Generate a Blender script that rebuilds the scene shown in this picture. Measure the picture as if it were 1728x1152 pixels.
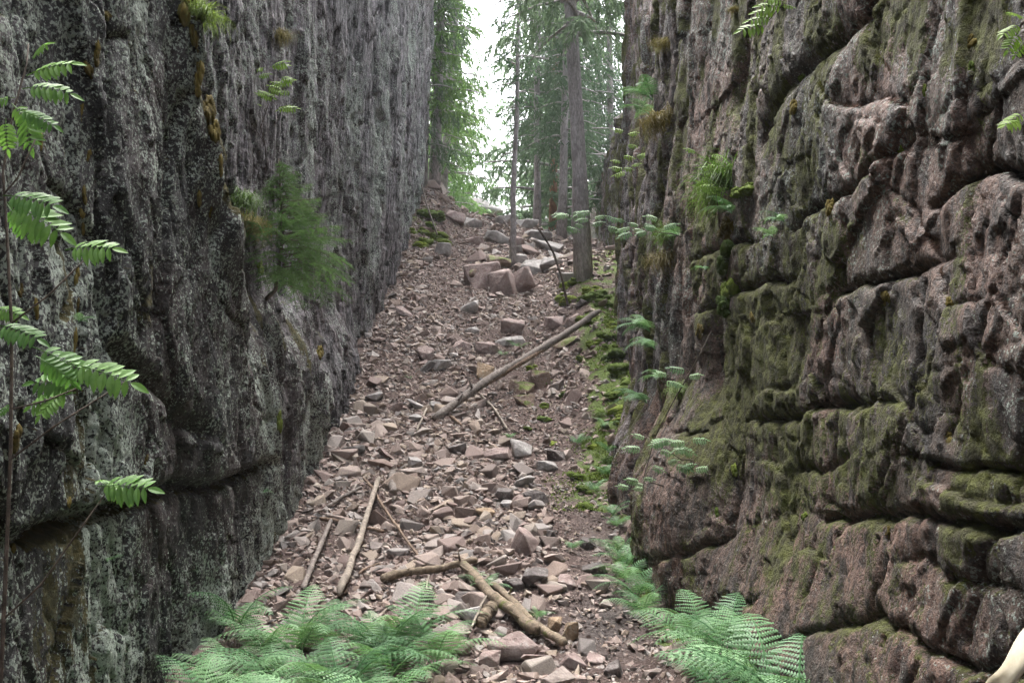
import bpy, bmesh, math, random
import numpy as np
from mathutils import Vector, Matrix

# ---------------------------------------------------------------- camera, sky, sun, exposure
for o in list(bpy.data.objects):
    bpy.data.objects.remove(o, do_unlink=True)
scene = bpy.context.scene
col = scene.collection
CAM = np.array([0.0, 0.0, 1.8]); PITCH = math.radians(3.0); FPX = 1800.0
cam_d = bpy.data.cameras.new('camera'); cam_o = bpy.data.objects.new('camera', cam_d); col.objects.link(cam_o)
cam_o.location = CAM; cam_o.rotation_euler = (math.radians(90) + PITCH, 0, 0)
cam_d.sensor_width = 36.0; cam_d.lens = FPX / 1728 * 36.0; cam_d.clip_start = 0.05; cam_d.clip_end = 2000
scene.camera = cam_o

SUN_EL, SUN_AZ = math.radians(68), math.radians(-8)     # azimuth from +Y towards +X
world = bpy.data.worlds.new('World'); scene.world = world; world.use_nodes = True
wt = world.node_tree; wt.nodes.clear()
w_out = wt.nodes.new('ShaderNodeOutputWorld'); w_bg = wt.nodes.new('ShaderNodeBackground')
w_sky = wt.nodes.new('ShaderNodeTexSky'); w_sky.sky_type = 'NISHITA'; w_sky.sun_disc = False
w_sky.sun_elevation = SUN_EL; w_sky.sun_rotation = SUN_AZ; w_sky.dust_density = 6.0; w_sky.air_density = 1.0
w_hs = wt.nodes.new('ShaderNodeHueSaturation'); w_hs.inputs['Saturation'].default_value = 0.32
wt.links.new(w_sky.outputs[0], w_hs.inputs['Color']); wt.links.new(w_hs.outputs[0], w_bg.inputs['Color'])
w_bg.inputs['Strength'].default_value = 0.15
wt.links.new(w_bg.outputs[0], w_out.inputs['Surface'])
sun_d = bpy.data.lights.new('sun', 'SUN'); sun_d.energy = 1.5; sun_d.angle = math.radians(40); sun_d.color = (1.0, 0.985, 0.955)
sun_o = bpy.data.objects.new('sun', sun_d); col.objects.link(sun_o)
sdir = Vector((math.sin(SUN_AZ) * math.cos(SUN_EL), math.cos(SUN_AZ) * math.cos(SUN_EL), math.sin(SUN_EL)))
sun_o.rotation_euler = sdir.to_track_quat('Z', 'Y').to_euler(); sun_o.location = (0, 30, 40)
vs = scene.view_settings; vs.view_transform = 'Standard'; vs.look = 'None'; vs.gamma = 1.0; vs.exposure = 2.85
vs.use_curve_mapping = False
scene.cycles.use_denoising = True
scene.cycles.use_adaptive_sampling = True; scene.cycles.adaptive_threshold = 0.02; scene.cycles.max_bounces = 5; scene.cycles.diffuse_bounces = 2; scene.cycles.transmission_bounces = 4
scene.cycles.transparent_max_bounces = 4; scene.cycles.caustics_reflective = False; scene.cycles.caustics_refractive = False

# ---------------------------------------------------------------- helpers: noise
rnd = random.Random(7)
def hsh(ix, iy, iz, seed):
    M_ = np.uint64(0xffffffff)
    h = (ix.astype(np.int64) + 100003).astype(np.uint64) * np.uint64(0x9E3779B1) & M_
    for k, c in ((iy, 0x85EBCA77), (iz, 0xC2B2AE3D)):
        h = (h ^ (h >> np.uint64(15))) * np.uint64(0x2C1B3C6D) & M_
        h = (h + (k.astype(np.int64) + 100003).astype(np.uint64) * np.uint64(c)) & M_
    h = (h + np.uint64(seed * 7919 + 13)) & M_
    for sft, c in ((16, 0x7FEB352D), (15, 0x846CA68B)):
        h = (h ^ (h >> np.uint64(sft))) * np.uint64(c) & M_
    return ((h ^ (h >> np.uint64(16))) & np.uint64(0xffffff)).astype(float) / float(0x1000000)
def vn(x, y, seed):
    x0 = np.floor(x); y0 = np.floor(y); fx = x - x0; fy = y - y0
    fx = fx * fx * fx * (fx * (fx * 6 - 15) + 10); fy = fy * fy * fy * (fy * (fy * 6 - 15) + 10)
    z = np.zeros_like(x0)
    a = hsh(x0, y0, z, seed); b = hsh(x0 + 1, y0, z, seed); c = hsh(x0, y0 + 1, z, seed); d = hsh(x0 + 1, y0 + 1, z, seed)
    return (a + (b - a) * fx + (c - a) * fy + (a - b - c + d) * fx * fy) * 2 - 1
def fbm(x, y, seed, octs=4, gain=0.5):
    s = 0; a = 1.0; t = 0
    for i in range(octs):
        ca, sa = math.cos(0.6 * i), math.sin(0.6 * i)
        s = s + a * vn((x * ca - y * sa) * 2 ** i, (x * sa + y * ca) * 2 ** i, seed + i * 17); t += a; a *= gain
    return s / t
def worley(x, y, seed):
    x0 = np.floor(x); y0 = np.floor(y); z = np.zeros_like(x0)
    f1 = np.full(x.shape, 9.0); f2 = np.full(x.shape, 9.0)
    cx = np.zeros_like(x); cy = np.zeros_like(x); r = np.zeros_like(x); r2 = np.zeros_like(x); r3 = np.zeros_like(x)
    for i in (-1, 0, 1):
        for j in (-1, 0, 1):
            gx = x0 + i; gy = y0 + j
            px = gx + hsh(gx, gy, z, seed); py = gy + hsh(gx, gy, z + 1, seed)
            d = np.hypot(px - x, py - y); near = d < f1
            f2 = np.where(near, f1, np.minimum(f2, d))
            cx = np.where(near, x - px, cx); cy = np.where(near, y - py, cy)
            r = np.where(near, hsh(gx, gy, z + 2, seed), r); r2 = np.where(near, hsh(gx, gy, z + 3, seed), r2); r3 = np.where(near, hsh(gx, gy, z + 4, seed), r3)
            f1 = np.where(near, d, f1)
    return f1, f2, cx, cy, r * 2 - 1, r2 * 2 - 1, r3 * 2 - 1
def sm(a, b, x):
    t = np.clip((x - a) / (b - a), 0, 1); return t * t * (3 - 2 * t)
def A(v): return np.atleast_1d(np.asarray(v, dtype=float))

# ---------------------------------------------------------------- the shape of the place
def plates(y, z, sy, sz, seed, off, tilt, warp=0.25):
    wy = y * sy + warp * fbm(y * sy * 0.7, z * sz * 0.7, seed + 5, 2); wz = z * sz + warp * fbm(y * sy * 0.7 + 9, z * sz * 0.7, seed + 6, 2)
    f1, f2, cx, cy, r, r2, r3 = worley(wy, wz, seed)
    return off * r + tilt * (cx * r2 + cy * r3), f2 - f1
def XL(y, z):
    y, z = np.broadcast_arrays(A(y), A(z))
    far = sm(7.5, 12, y)
    x = -2.0 - 0.12 * sm(8, 14, y) + 0.062 * (z - 4.2) * sm(9, 22, y) - 0.02 * np.clip(z - 2, 0, 9) * (1 - sm(7, 12, y))
    ye = np.interp(z, [0, 2.3, 3.3, 3.7, 4.3, 9], [8.5, 8.2, 7.2, 6.75, 6.6, 6.0]) + 0.10 * fbm(z * 2.2, z * 0 + 3, 91, 3)
    x = x - 0.42 * sm(1.8, 3.2, z + 0.5 * fbm(y * 1.5, z * 1.2, 92, 3)) * sm(0, 0.10, y - ye) * (1 - 0.7 * sm(11, 19, y))
    x = x + 0.10 * sm(0.5, 0.05, np.abs(y - ye + 0.15)) * sm(2.2, 3.0, z)
    p1, e1 = plates(y, z, 0.75, 0.26, 11, 0.04, 0.06)
    p2, e2 = plates(y, z, 2.0, 0.50, 23, 0.030, 0.035)
    p3, e3 = plates(y, z, 5.0, 1.5, 37, 0.016, 0.028)
    x = x + p1 + p2 * (1.0 + 0.3 * far) + p3 * (1.0 + 0.7 * far)
    x = x - 0.022 * np.exp(-e2 / 0.03) - 0.010 * np.exp(-e3 / 0.05)
    rib = fbm(y * 5.5, z * 0.55, 51, 3)
    x = x + far * 0.025 * rib + (1 - far) * (0.018 * fbm(y * 2.0, z * 1.8, 61, 3) + 0.014 * fbm(y * 8, z * 5.5, 62, 3) + 0.010 * np.abs(fbm(y * 19, z * 11, 63, 2)))
    p4, e4 = plates(y, z, 9.0, 4.0, 38, 0.008 + 0.006 * far, 0.014); x = x + p4 - 0.006 * far * np.exp(-e4 / 0.06)
    p5, e5 = plates(y + 0.2 * z, z, 1.5, 0.8, 39, 0.022, 0.04); x = x + (1 - far) * (p5 - 0.035 * np.exp(-e5 / 0.025))
    x = x + 0.010 * fbm(y * 14, z * 6, 64, 2)
    zc = 1.23 + 0.05 * fbm(y * 1.1, y * 0 + 1, 71, 3)
    near = sm(4.2, 4.8, y) * (1 - sm(8.6, 9.6, y))
    x = x - near * (0.13 * np.exp(-((z - zc) / 0.045) ** 2) + 0.05 * sm(0.03, -0.03, z - zc))
    zc2 = 1.9 - 0.33 * (y - 6.0) + 0.08 * fbm(y * 2, y * 0 + 4, 72, 3)
    x = x - 0.10 * np.exp(-((z - zc2) / 0.06) ** 2) * sm(5.2, 5.6, y) * (1 - sm(6.8, 7.4, y)) - 0.03 * sm(0.02, -0.1, z - zc2) * sm(5.2, 5.6, y) * (1 - sm(6.8, 7.4, y))
    x = x - 0.09 * np.exp(-((y - 5.25 - 0.1 * fbm(z * 1.5, z * 0, 73, 2)) / 0.06) ** 2)
    return x
def wall_line(px):                       # crack traced on the plane of the right face -> (y, z) on the rock
    out = []
    for u, v in px:
        a_ = (u - 864) / FPX; b_ = (576 - v) / FPX; dy = math.cos(PITCH) - b_ * math.sin(PITCH); dz = math.sin(PITCH) + b_ * math.cos(PITCH); t_ = 1.52 / a_
        out.append((dy * t_, CAM[2] + dz * t_))
    return np.array(out)
BEDS = [wall_line(p) for p in [
 [(1728, 60), (1614, 139), (1566, 180), (1520, 226), (1475, 257), (1440, 295), (1402, 333), (1350, 354), (1290, 400), (1200, 420)],
 [(1728, 257), (1683, 302), (1649, 305), (1624, 288), (1579, 305), (1545, 340), (1496, 368), (1440, 392), (1380, 430), (1310, 470), (1230, 500)],
 [(1728, 380), (1649, 425), (1545, 449), (1493, 474), (1440, 480), (1392, 498), (1343, 515), (1284, 536), (1200, 556), (1173, 588), (1128, 595)],
 [(1728, 554), (1670, 581), (1628, 606), (1590, 658), (1552, 689), (1480, 675), (1440, 685), (1357, 689), (1350, 706), (1267, 713), (1215, 730), (1128, 734)],
 [(1728, 755), (1649, 745), (1580, 738), (1524, 717), (1475, 731), (1440, 772), (1390, 800), (1330, 800), (1250, 830), (1150, 850)],
 [(1728, 900), (1640, 890), (1560, 880), (1475, 877), (1430, 884), (1392, 873), (1336, 860), (1295, 880), (1246, 919), (1197, 953), (1128, 992)],
 [(1728, 992), (1700, 988), (1631, 974), (1572, 946), (1480, 950), (1400, 990), (1320, 1010), (1240, 1050), (1160, 1060)],
 [(1728, 1150), (1649, 1127), (1600, 1103), (1562, 1085), (1520, 1047), (1450, 1060), (1380, 1085), (1250, 1110)]]]
OBL = [wall_line(p) for p in [[(1440, -20), (1416, 42), (1378, 66), (1336, 111), (1300, 150), (1262, 230)], [(1406, 943), (1399, 1036)], [(1510, 946), (1496, 1040)], [(1650, 946), (1642, 1075)], [(1262, 760), (1256, 915)], [(1558, 783), (1614, 797), (1670, 800), (1728, 797)],
 [(1540, 480), (1530, 690)], [(1392, 500), (1375, 690)], [(1625, 150), (1600, 290)], [(1470, 270), (1450, 380)], [(1330, 520), (1325, 700)], [(1650, 430), (1640, 600)], [(1600, 660), (1590, 740)], [(1400, 700), (1395, 800)], [(1500, 735), (1490, 880)], [(1690, 760), (1680, 900)], [(1340, 720), (1335, 860)]]]
STR = [1.1, 1.1, 0.8, 1.0, 0.55, 1.0, 0.5, 0.7]
def bed_z(k, y):
    b_ = BEDS[k][np.argsort(BEDS[k][:, 0])]; return np.interp(y, b_[:, 0], b_[:, 1]) + 0.025 * fbm(y * 4, y * 0 + k, 133 + k, 3)
def seg_dist(P, y, z):
    d = np.full(y.shape, 9.0)
    for (y0, z0), (y1, z1) in zip(P[:-1], P[1:]):
        L2 = (y1 - y0) ** 2 + (z1 - z0) ** 2 + 1e-9; t_ = np.clip(((y - y0) * (y1 - y0) + (z - z0) * (z1 - z0)) / L2, 0, 1)
        d = np.minimum(d, np.hypot(y - y0 - t_ * (y1 - y0), z - z0 - t_ * (z1 - z0)))
    return d
def rows(y, z):
    r = np.zeros(y.shape)
    for k in range(len(BEDS)): r += (z < bed_z(k, y))
    yy = (y + 0.10 * fbm(y * 1.2 + 7, z * 1.6, 142, 3)) / (1.2 + 0.8 * hsh(r, r * 0.0, r * 0.0, 141)) + 7 * hsh(r, r * 0.0 + 1, r * 0.0, 141)
    return r, np.floor(yy)
def right_base(y):
    return np.interp(y, [-10, 3, 4.5, 8, 10, 12, 14, 16.9, 17.25, 17.7, 19, 22, 26, 34, 40], [1.75, 1.6, 1.52, 1.5, 1.42, 1.42, 1.5, 1.62, 1.66, 2.35, 2.35, 2.2, 2.15, 2.3, 2.8])
def XR(y, z):
    y, z = np.broadcast_arrays(A(y), A(z))
    near = 1 - sm(7.6, 10.5, y); far = 1 - near
    x = right_base(y) + 0.045 * np.clip(z - 1.5, -1, 20)
    x = x - 0.38 * sm(2.1, 0.9, z) * sm(6.8, 8.2, y) * (1 - sm(12.0, 13.0, y))
    x = x - 0.22 * sm(1.3, 0.2, z) * (1 - sm(6.5, 8.0, y))
    x = x - 0.03 * fbm(y * 0.55, z * 0.6, 111, 2)
    wy = y + 0.05 * fbm(y * 5, z * 5, 155, 2); wz = z + 0.03 * fbm(y * 6 + 3, z * 6, 156, 2)
    d = np.zeros(y.shape)
    for k in range(len(BEDS)):
        e = wz - bed_z(k, wy); fade = 1 - sm(8.0, 9.5, y)
        st = STR[k] * fade * (0.08 + 0.92 * sm(-0.22, 0.22, fbm(y * 1.1, y * 0 + k * 3, 159, 2)))
        d = d + st * np.where(e > 0, -0.085 * np.exp(-e / 0.020) - 0.016 * np.exp(-e / 0.08), -0.085 * np.exp(e / 0.010) + 0.008 * np.exp(e / 0.35) - 0.006 * np.exp(e / 0.03))
    for k, P in enumerate(OBL):
        e = seg_dist(P, wy, wz); d = d - (0.09 if k in (0, 4) else 0.035) * np.exp(-e / (0.05 if k in (0, 4) else 0.012))
    q0, k0 = plates(y + 0.5 * z, z - 0.3 * y, 0.8, 0.75, 164, 0.012, 0.028, 0.5); d = d + q0 - 0.025 * np.exp(-k0 / 0.012)
    q9, k9 = plates(y - 0.4 * z, z + 0.5 * y, 1.5, 1.3, 166, 0.012, 0.028, 0.35); d = d + q9 - 0.018 * np.exp(-k9 / 0.012)
    q1, k1 = plates(y, z, 2.4, 1.8, 165, 0.010, 0.022); q2, k2 = plates(y, z, 6.0, 3.4, 167, 0.006, 0.013)
    d = d + q1 + q2 - 0.012 * np.exp(-k1 / 0.02)
    q3, k3 = plates(y, z, 13.0, 8.0, 168, 0.006, 0.012); d = d + q3
    d = d + 0.014 * fbm(y * 1.6, z * 1.5, 161, 3) + 0.005 * fbm(y * 8, z * 6.5, 162, 3) + 0.006 * np.abs(fbm(y * 18, z * 12, 163, 2))
    p2, e2 = plates(y, z, 1.5, 0.5, 171, 0.06, 0.07)
    p3, e3 = plates(y, z, 4.6, 1.6, 181, 0.04, 0.06)
    g = p2 + p3 - 0.07 * np.exp(-e2 / 0.06) - 0.02 * np.exp(-e3 / 0.08) + 0.06 * fbm(y * 5.0, z * 0.8, 191, 3) + 0.02 * fbm(y * 14, z * 6, 192, 2) + 0.4 * d
    x = x - near * d - far * g
    # dark cavity under the leaning slab, notch in the far pillar, undercut of the foot
    x = x + 0.22 * np.exp(-((y - 7.55) / 0.16) ** 2 - ((z - 4.05) / 0.22) ** 2)
    x = x + 0.32 * np.exp(-((y - 12.6) / 0.30) ** 4 - ((z - 5.55) / 0.28) ** 4)
    x = x + 0.30 * np.exp(-((y - 8.05) / 0.22) ** 2 - ((z - 2.1) / 0.45) ** 2)
    x = x + 0.34 * np.exp(-((y - 10.2) / 0.30) ** 2) * sm(2.0, 1.5, z)
    x = x + 0.22 * np.exp(-((y - 14.0) / 0.25) ** 2)
    return x
GY = [-60, -8, 0, 4, 6.7, 10, 14, 20, 26, 28, 32, 45, 80, 300]
GZ = [-3, -0.2, 0.12, 0.0, 0.02, 0.52, 1.57, 3.9, 6.1, 6.2, 5.2, 2.5, -2, -12]
def G(x, y):
    x, y = np.broadcast_arrays(A(x), A(y))
    z = (np.interp(y - 0.8, GY, GZ) + np.interp(y, GY, GZ) * 2 + np.interp(y + 0.8, GY, GZ)) / 4
    xc = np.clip(x, -6, 6)
    z = z + sm(20, 26, y) * (-0.22 * xc) * sm(45, 30, y)
    z = z + 0.55 * sm(0.35, 1.5, x) * sm(11.2, 13.5, y) * (1 - sm(20, 22.5, y))
    z = z + 0.25 * sm(-1.0, -2.1, x) * sm(21, 24, y) * (1 - sm(30, 34, y)) * 1.6
    z = z + 0.08 * sm(-0.9, -2.0, x) * sm(4, 9, y)
    z = z + 0.32 * sm(0.7, 1.25, x) * (1 - sm(6.5, 7.6, y)) * sm(3.2, 4.4, y)
    z = z + 0.10 * fbm(x * 0.7, y * 0.7, 211, 3) + 0.035 * fbm(x * 3, y * 3, 212, 3)
    return z
cP, sP = math.cos(PITCH), math.sin(PITCH)
def ray(u, v):
    a = (u - 864) / FPX; b = (576 - v) / FPX
    d = np.array([a, cP - b * sP, sP + b * cP]); return d / d[1]
def at(u, v, D): return CAM + ray(u, v) * D
def proj(p):
    d = np.asarray(p) - CAM; f = d[1] * cP + d[2] * sP; up = -d[1] * sP + d[2] * cP
    return 864 + FPX * d[0] / f, 576 - FPX * up / f, f
TT = np.concatenate([np.arange(2.2, 12, 0.012), np.arange(12, 45, 0.04)])
def hit(u, v, what='grl'):
    d = ray(u, v); p = CAM[None] + d[None] * TT[:, None]
    m = np.zeros(len(TT), bool)
    if 'g' in what: m |= p[:, 2] < G(p[:, 0], p[:, 1])
    if 'l' in what: m |= (p[:, 0] < XL(p[:, 1], p[:, 2])) & (p[:, 1] < 25)
    if 'r' in what: m |= (p[:, 0] > XR(p[:, 1], p[:, 2])) & (p[:, 1] < 34)
    i = int(np.argmax(m)) if m.any() else len(TT) - 1
    return p[i]

# ---------------------------------------------------------------- helpers: meshes, tags
def tag(o, label=None, cat=None, group=None, kind=None):
    if label: o['label'] = label
    if cat: o['category'] = cat
    if group: o['group'] = group
    if kind: o['kind'] = kind
    return o
def mesh_np(name, V, F, mat, smooth=True, attrs=None):
    V = np.asarray(V, dtype=np.float32); F = np.asarray(F, dtype=np.int32); k = F.shape[1]
    m = bpy.data.meshes.new(name)
    m.vertices.add(len(V)); m.vertices.foreach_set('co', V.ravel())
    m.loops.add(F.size); m.loops.foreach_set('vertex_index', F.ravel())
    m.polygons.add(len(F)); m.polygons.foreach_set('loop_start', np.arange(0, F.size, k, dtype=np.int32))
    m.update(calc_edges=True); m.validate()
    m.polygons.foreach_set('use_smooth', np.full(len(m.polygons), smooth, dtype=bool))
    if attrs:
        for an, av in attrs.items():
            if av.ndim == 2:
                at_ = m.attributes.new(an, 'FLOAT_COLOR', 'POINT'); at_.data.foreach_set('color', np.asarray(av, dtype=np.float32).ravel())
            else:
                at_ = m.attributes.new(an, 'FLOAT', 'POINT'); at_.data.foreach_set('value', np.asarray(av, dtype=np.float32))
    if mat: m.materials.append(mat)
    m.update(); return m
def obj(name, mesh, parent=None, loc=None):
    o = bpy.data.objects.new(name, mesh); col.objects.link(o)
    if parent: o.parent = parent
    if loc is not None: o.location = loc
    return o
def empty(name, loc): 
    o = bpy.data.objects.new(name, None); col.objects.link(o); o.location = loc; o.empty_display_size = 0.1; return o
class MB:
    def __init__(s): s.v = []; s.f = []
    def tri(s, *p):
        n = len(s.v); s.v += [tuple(q) for q in p]; s.f.append(tuple(range(n, n + len(p))))
    def tube(s, pts, rads, sides=6, cap=True, wob=0.0, rg=None):
        pts = [Vector(p) for p in pts]; n0 = len(s.v); n = len(pts)
        t0 = (pts[1] - pts[0]).normalized(); ref = Vector((0, 0, 1)) if abs(t0.z) < 0.9 else Vector((1, 0, 0))
        for i, p in enumerate(pts):
            t = (pts[min(i + 1, n - 1)] - pts[max(i - 1, 0)]).normalized()
            a = t.cross(ref).normalized(); b = a.cross(t).normalized(); ref = b
            for k in range(sides):
                an = 2 * math.pi * k / sides; r = rads[i] * (1 + (rg.uniform(-wob, wob) if wob else 0))
                s.v.append(tuple(p + a * (r * math.cos(an)) + b * (r * math.sin(an))))
        for i in range(n - 1):
            for k in range(sides):
                k2 = (k + 1) % sides; q = n0 + i * sides
                s.f.append((q + k, q + k2, q + sides + k2, q + sides + k))
        if cap:
            s.f.append(tuple(n0 + k for k in reversed(range(sides)))); s.f.append(tuple(n0 + (n - 1) * sides + k for k in range(sides)))
    def mesh(s, name, mat, smooth=True):
        m = bpy.data.meshes.new(name); m.from_pydata(s.v, [], s.f); m.update()
        if smooth: m.polygons.foreach_set('use_smooth', [True] * len(m.polygons))
        m.materials.append(mat); return m
    def build(s, name, mat, parent=None, smooth=True, loc=None): return obj(name, s.mesh(name, mat, smooth), parent, loc)

# ---------------------------------------------------------------- materials
class NT:
    def __init__(s, name):
        s.m = bpy.data.materials.new(name); s.m.use_nodes = True; s.t = s.m.node_tree; s.t.nodes.clear()
        s.out = s.n('ShaderNodeOutputMaterial')
    def n(s, typ, **kw):
        nd = s.t.nodes.new(typ)
        for k, v in kw.items(): setattr(nd, k, v)
        return nd
    def l(s, a, b): s.t.links.new(a, b)
    def put(s, nd, key, val):
        if hasattr(val, 'is_output'): s.l(val, nd.inputs[key])
        else: nd.inputs[key].default_value = val
    def coord(s, kind='Object', scale=(1, 1, 1)):
        c = s.n('ShaderNodeTexCoord'); mp = s.n('ShaderNodeMapping'); s.l(c.outputs[kind], mp.inputs['Vector']); mp.inputs['Scale'].default_value = scale; return mp.outputs[0]
    def noise(s, vec, scale, detail=6, rough=0.6, dist=0.0):
        nd = s.n('ShaderNodeTexNoise'); s.l(vec, nd.inputs['Vector']); nd.inputs['Scale'].default_value = scale; nd.inputs['Detail'].default_value = detail
        nd.inputs['Roughness'].default_value = rough; nd.inputs['Distortion'].default_value = dist; return nd.outputs['Fac']
    def vor(s, vec, scale, feature='F1', out='Distance'):
        nd = s.n('ShaderNodeTexVoronoi', feature=feature); s.l(vec, nd.inputs['Vector']); nd.inputs['Scale'].default_value = scale; return nd.outputs[out]
    def ramp(s, fac, stops):
        nd = s.n('ShaderNodeValToRGB'); cr = nd.color_ramp
        while len(cr.elements) < len(stops): cr.elements.new(0.5)
        for e, (p, c) in zip(cr.elements, stops): e.position = p; e.color = (*c, 1) if len(c) == 3 else c
        s.l(fac, nd.inputs['Fac']); return nd.outputs['Color']
    def mix(s, fac, a, b, mode='MIX'):
        nd = s.n('ShaderNodeMix', data_type='RGBA', blend_type=mode)
        for i, v in ((0, fac), (6, a), (7, b)):
            if hasattr(v, 'is_output'): s.l(v, nd.inputs[i])
            elif isinstance(v, (int, float)): nd.inputs[i].default_value = v
            else: nd.inputs[i].default_value = (*v, 1)
        return nd.outputs[2]
    def math(s, op, a, b=0.0, c=None):
        nd = s.n('ShaderNodeMath', operation=op)
        for i, v in enumerate((a, b) if c is None else (a, b, c)):
            if hasattr(v, 'is_output'): s.l(v, nd.inputs[i])
            else: nd.inputs[i].default_value = v
        return nd.outputs[0]
    def step(s, x, lo, hi):
        nd = s.n('ShaderNodeMapRange', interpolation_type='SMOOTHSTEP'); s.put(nd, 0, x); s.put(nd, 1, lo); s.put(nd, 2, hi); return nd.outputs[0]
    def attr(s, name): return s.n('ShaderNodeAttribute', attribute_name=name)
    def bump(s, h, strength, dist, prev=None):
        nd = s.n('ShaderNodeBump'); s.l(h, nd.inputs['Height']); nd.inputs['Strength'].default_value = strength; nd.inputs['Distance'].default_value = dist
        if prev: s.l(prev, nd.inputs['Normal'])
        return nd.outputs[0]
    def pbr(s, color, rough=0.9, normal=None, spec=0.3):
        b = s.n('ShaderNodeBsdfPrincipled'); s.put(b, 'Base Color', color if hasattr(color, 'is_output') else (*color, 1)); s.put(b, 'Roughness', rough); b.inputs['Specular IOR Level'].default_value = spec
        if normal: s.l(normal, b.inputs['Normal'])
        s.l(b.outputs[0], s.out.inputs['Surface']); return s.m

def rock_material(name, dark, mid, red, lich, moss_a, moss_b, stretch, pale=(0.29, 0.26, 0.285), bias=0.0):
    t = NT(name); v = t.coord('Object'); vs_ = t.coord('Object', stretch)
    sep = t.n('ShaderNodeSeparateColor'); t.l(t.attr('m').outputs['Color'], sep.inputs[0]); R, Gc, B = sep.outputs
    n1 = t.noise(vs_, 2.2, 5, 0.68); n2 = t.noise(v, 0.9, 2, 0.6); n3 = t.noise(vs_, 11, 4, 0.7)
    c = t.ramp(n1, [(0.32, dark), (0.5, mid), (0.68, tuple(x * 1.5 for x in mid))])
    c = t.mix(t.math('MULTIPLY', t.step(t.math('ADD', n2, t.math('MULTIPLY', B, 0.35)), 0.5, 0.75), 0.75), c, red)
    c = t.mix(t.step(n3, 0.52, 0.40), c, t.mix(0.75, c, dark))
    pal = t.noise(t.coord('Object', (1, 1, 0.13)), 17, 4, 0.75); c = t.mix(t.math('MULTIPLY', t.step(pal, 0.46, 0.60), t.math('MULTIPLY', t.attr('m').outputs['Alpha'], 0.9)), c, pale)
    # lichen: rosettes of fine flecks, denser where the mask says
    l1 = t.noise(v, 48, 3, 0.75); l2 = t.noise(v, 7, 3, 0.65); l3 = t.vor(v, 60)
    c = t.mix(0.85, c, t.ramp(l1, [(0.34, (0.25, 0.25, 0.25)), (0.5, (0.95, 0.95, 0.95)), (0.66, (1.6, 1.55, 1.5))]), 'MULTIPLY')
    lm = t.math('ADD', t.math('ADD', t.math('MULTIPLY', l1, 1.05), t.math('MULTIPLY', l2, 0.42)), t.math('MULTIPLY', Gc, 0.30))
    lm = t.math('SUBTRACT', lm, t.math('MULTIPLY', l3, 0.22))
    lf = t.step(lm, t.math('SUBTRACT', 0.832, bias), t.math('SUBTRACT', 0.872, bias))
    lc = t.mix(t.noise(v, 8, 3), lich, tuple(x * 0.6 for x in lich))
    c = t.mix(t.math('MULTIPLY', lf, 0.92), c, lc)
    # moss
    m1 = t.noise(vs_, 8, 4, 0.7); m2 = t.noise(v, 60, 2, 0.7)
    mm = t.math('ADD', t.math('ADD', t.math('MULTIPLY', m1, 0.65), t.math('MULTIPLY', m2, 0.45)), t.math('MULTIPLY', R, 0.75))
    mf = t.step(mm, 0.79, 0.88)
    mc = t.mix(t.step(t.noise(v, 16, 4), 0.35, 0.65), moss_a, moss_b)
    c = t.mix(mf, c, mc)
    hb = t.math('ADD', t.math('MULTIPLY', t.noise(v, 20, 6, 0.75), 0.05), t.math('ADD', t.math('MULTIPLY', n3, 0.06), t.math('MULTIPLY', l1, 0.02)))
    nb = t.bump(hb, 1.0, 1.0)
    rough = t.math('ADD', 0.62, t.math('MULTIPLY', t.math('MAXIMUM', lf, mf), 0.3))
    return t.pbr(c, rough, nb, 0.35)
M = {}
M['rock_left'] = rock_material('dark lichened rock', (0.005, 0.005, 0.005), (0.027, 0.026, 0.027), (0.050, 0.031, 0.030), (0.44, 0.50, 0.43), (0.072, 0.060, 0.017), (0.038, 0.037, 0.012), (1, 1, 0.32), bias=0.055)
M['rock_right'] = rock_material('red brown mossy rock', (0.008, 0.006, 0.005), (0.076, 0.052, 0.039), (0.160, 0.088, 0.065), (0.30, 0.34, 0.30), (0.075, 0.082, 0.014), (0.035, 0.032, 0.010), (1, 1, 0.42))

def ground_material():
    t = NT('scree soil'); v = t.coord('Object')
    sep = t.n('ShaderNodeSeparateColor'); t.l(t.attr('m').outputs['Color'], sep.inputs[0]); R, Gc, B = sep.outputs
    c = t.ramp(t.noise(v, 14, 8, 0.75), [(0.3, (0.045, 0.03, 0.026)), (0.5, (0.125, 0.088, 0.077)), (0.7, (0.23, 0.175, 0.157))])
    c = t.mix(t.step(t.vor(v, 40), 0.25, 0.5), c, (0.07, 0.045, 0.038))
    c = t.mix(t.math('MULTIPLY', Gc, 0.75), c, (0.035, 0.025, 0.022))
    m1 = t.math('ADD', t.math('MULTIPLY', t.noise(v, 5, 6, 0.65), 0.9), t.math('MULTIPLY', R, 0.65))
    mf = t.step(m1, 0.68, 0.8)
    c = t.mix(mf, c, t.mix(t.noise(v, 12, 4), (0.04, 0.062, 0.012), (0.095, 0.13, 0.022)))
    nb = t.bump(t.noise(v, 45, 8, 0.75), 1.0, 0.03); nb = t.bump(t.vor(v, 30), 0.6, 0.02, nb)
    return t.pbr(c, t.math('SUBTRACT', 0.95, t.math('MULTIPLY', Gc, 0.35)), nb, 0.3)
M['soil'] = ground_material()
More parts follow.
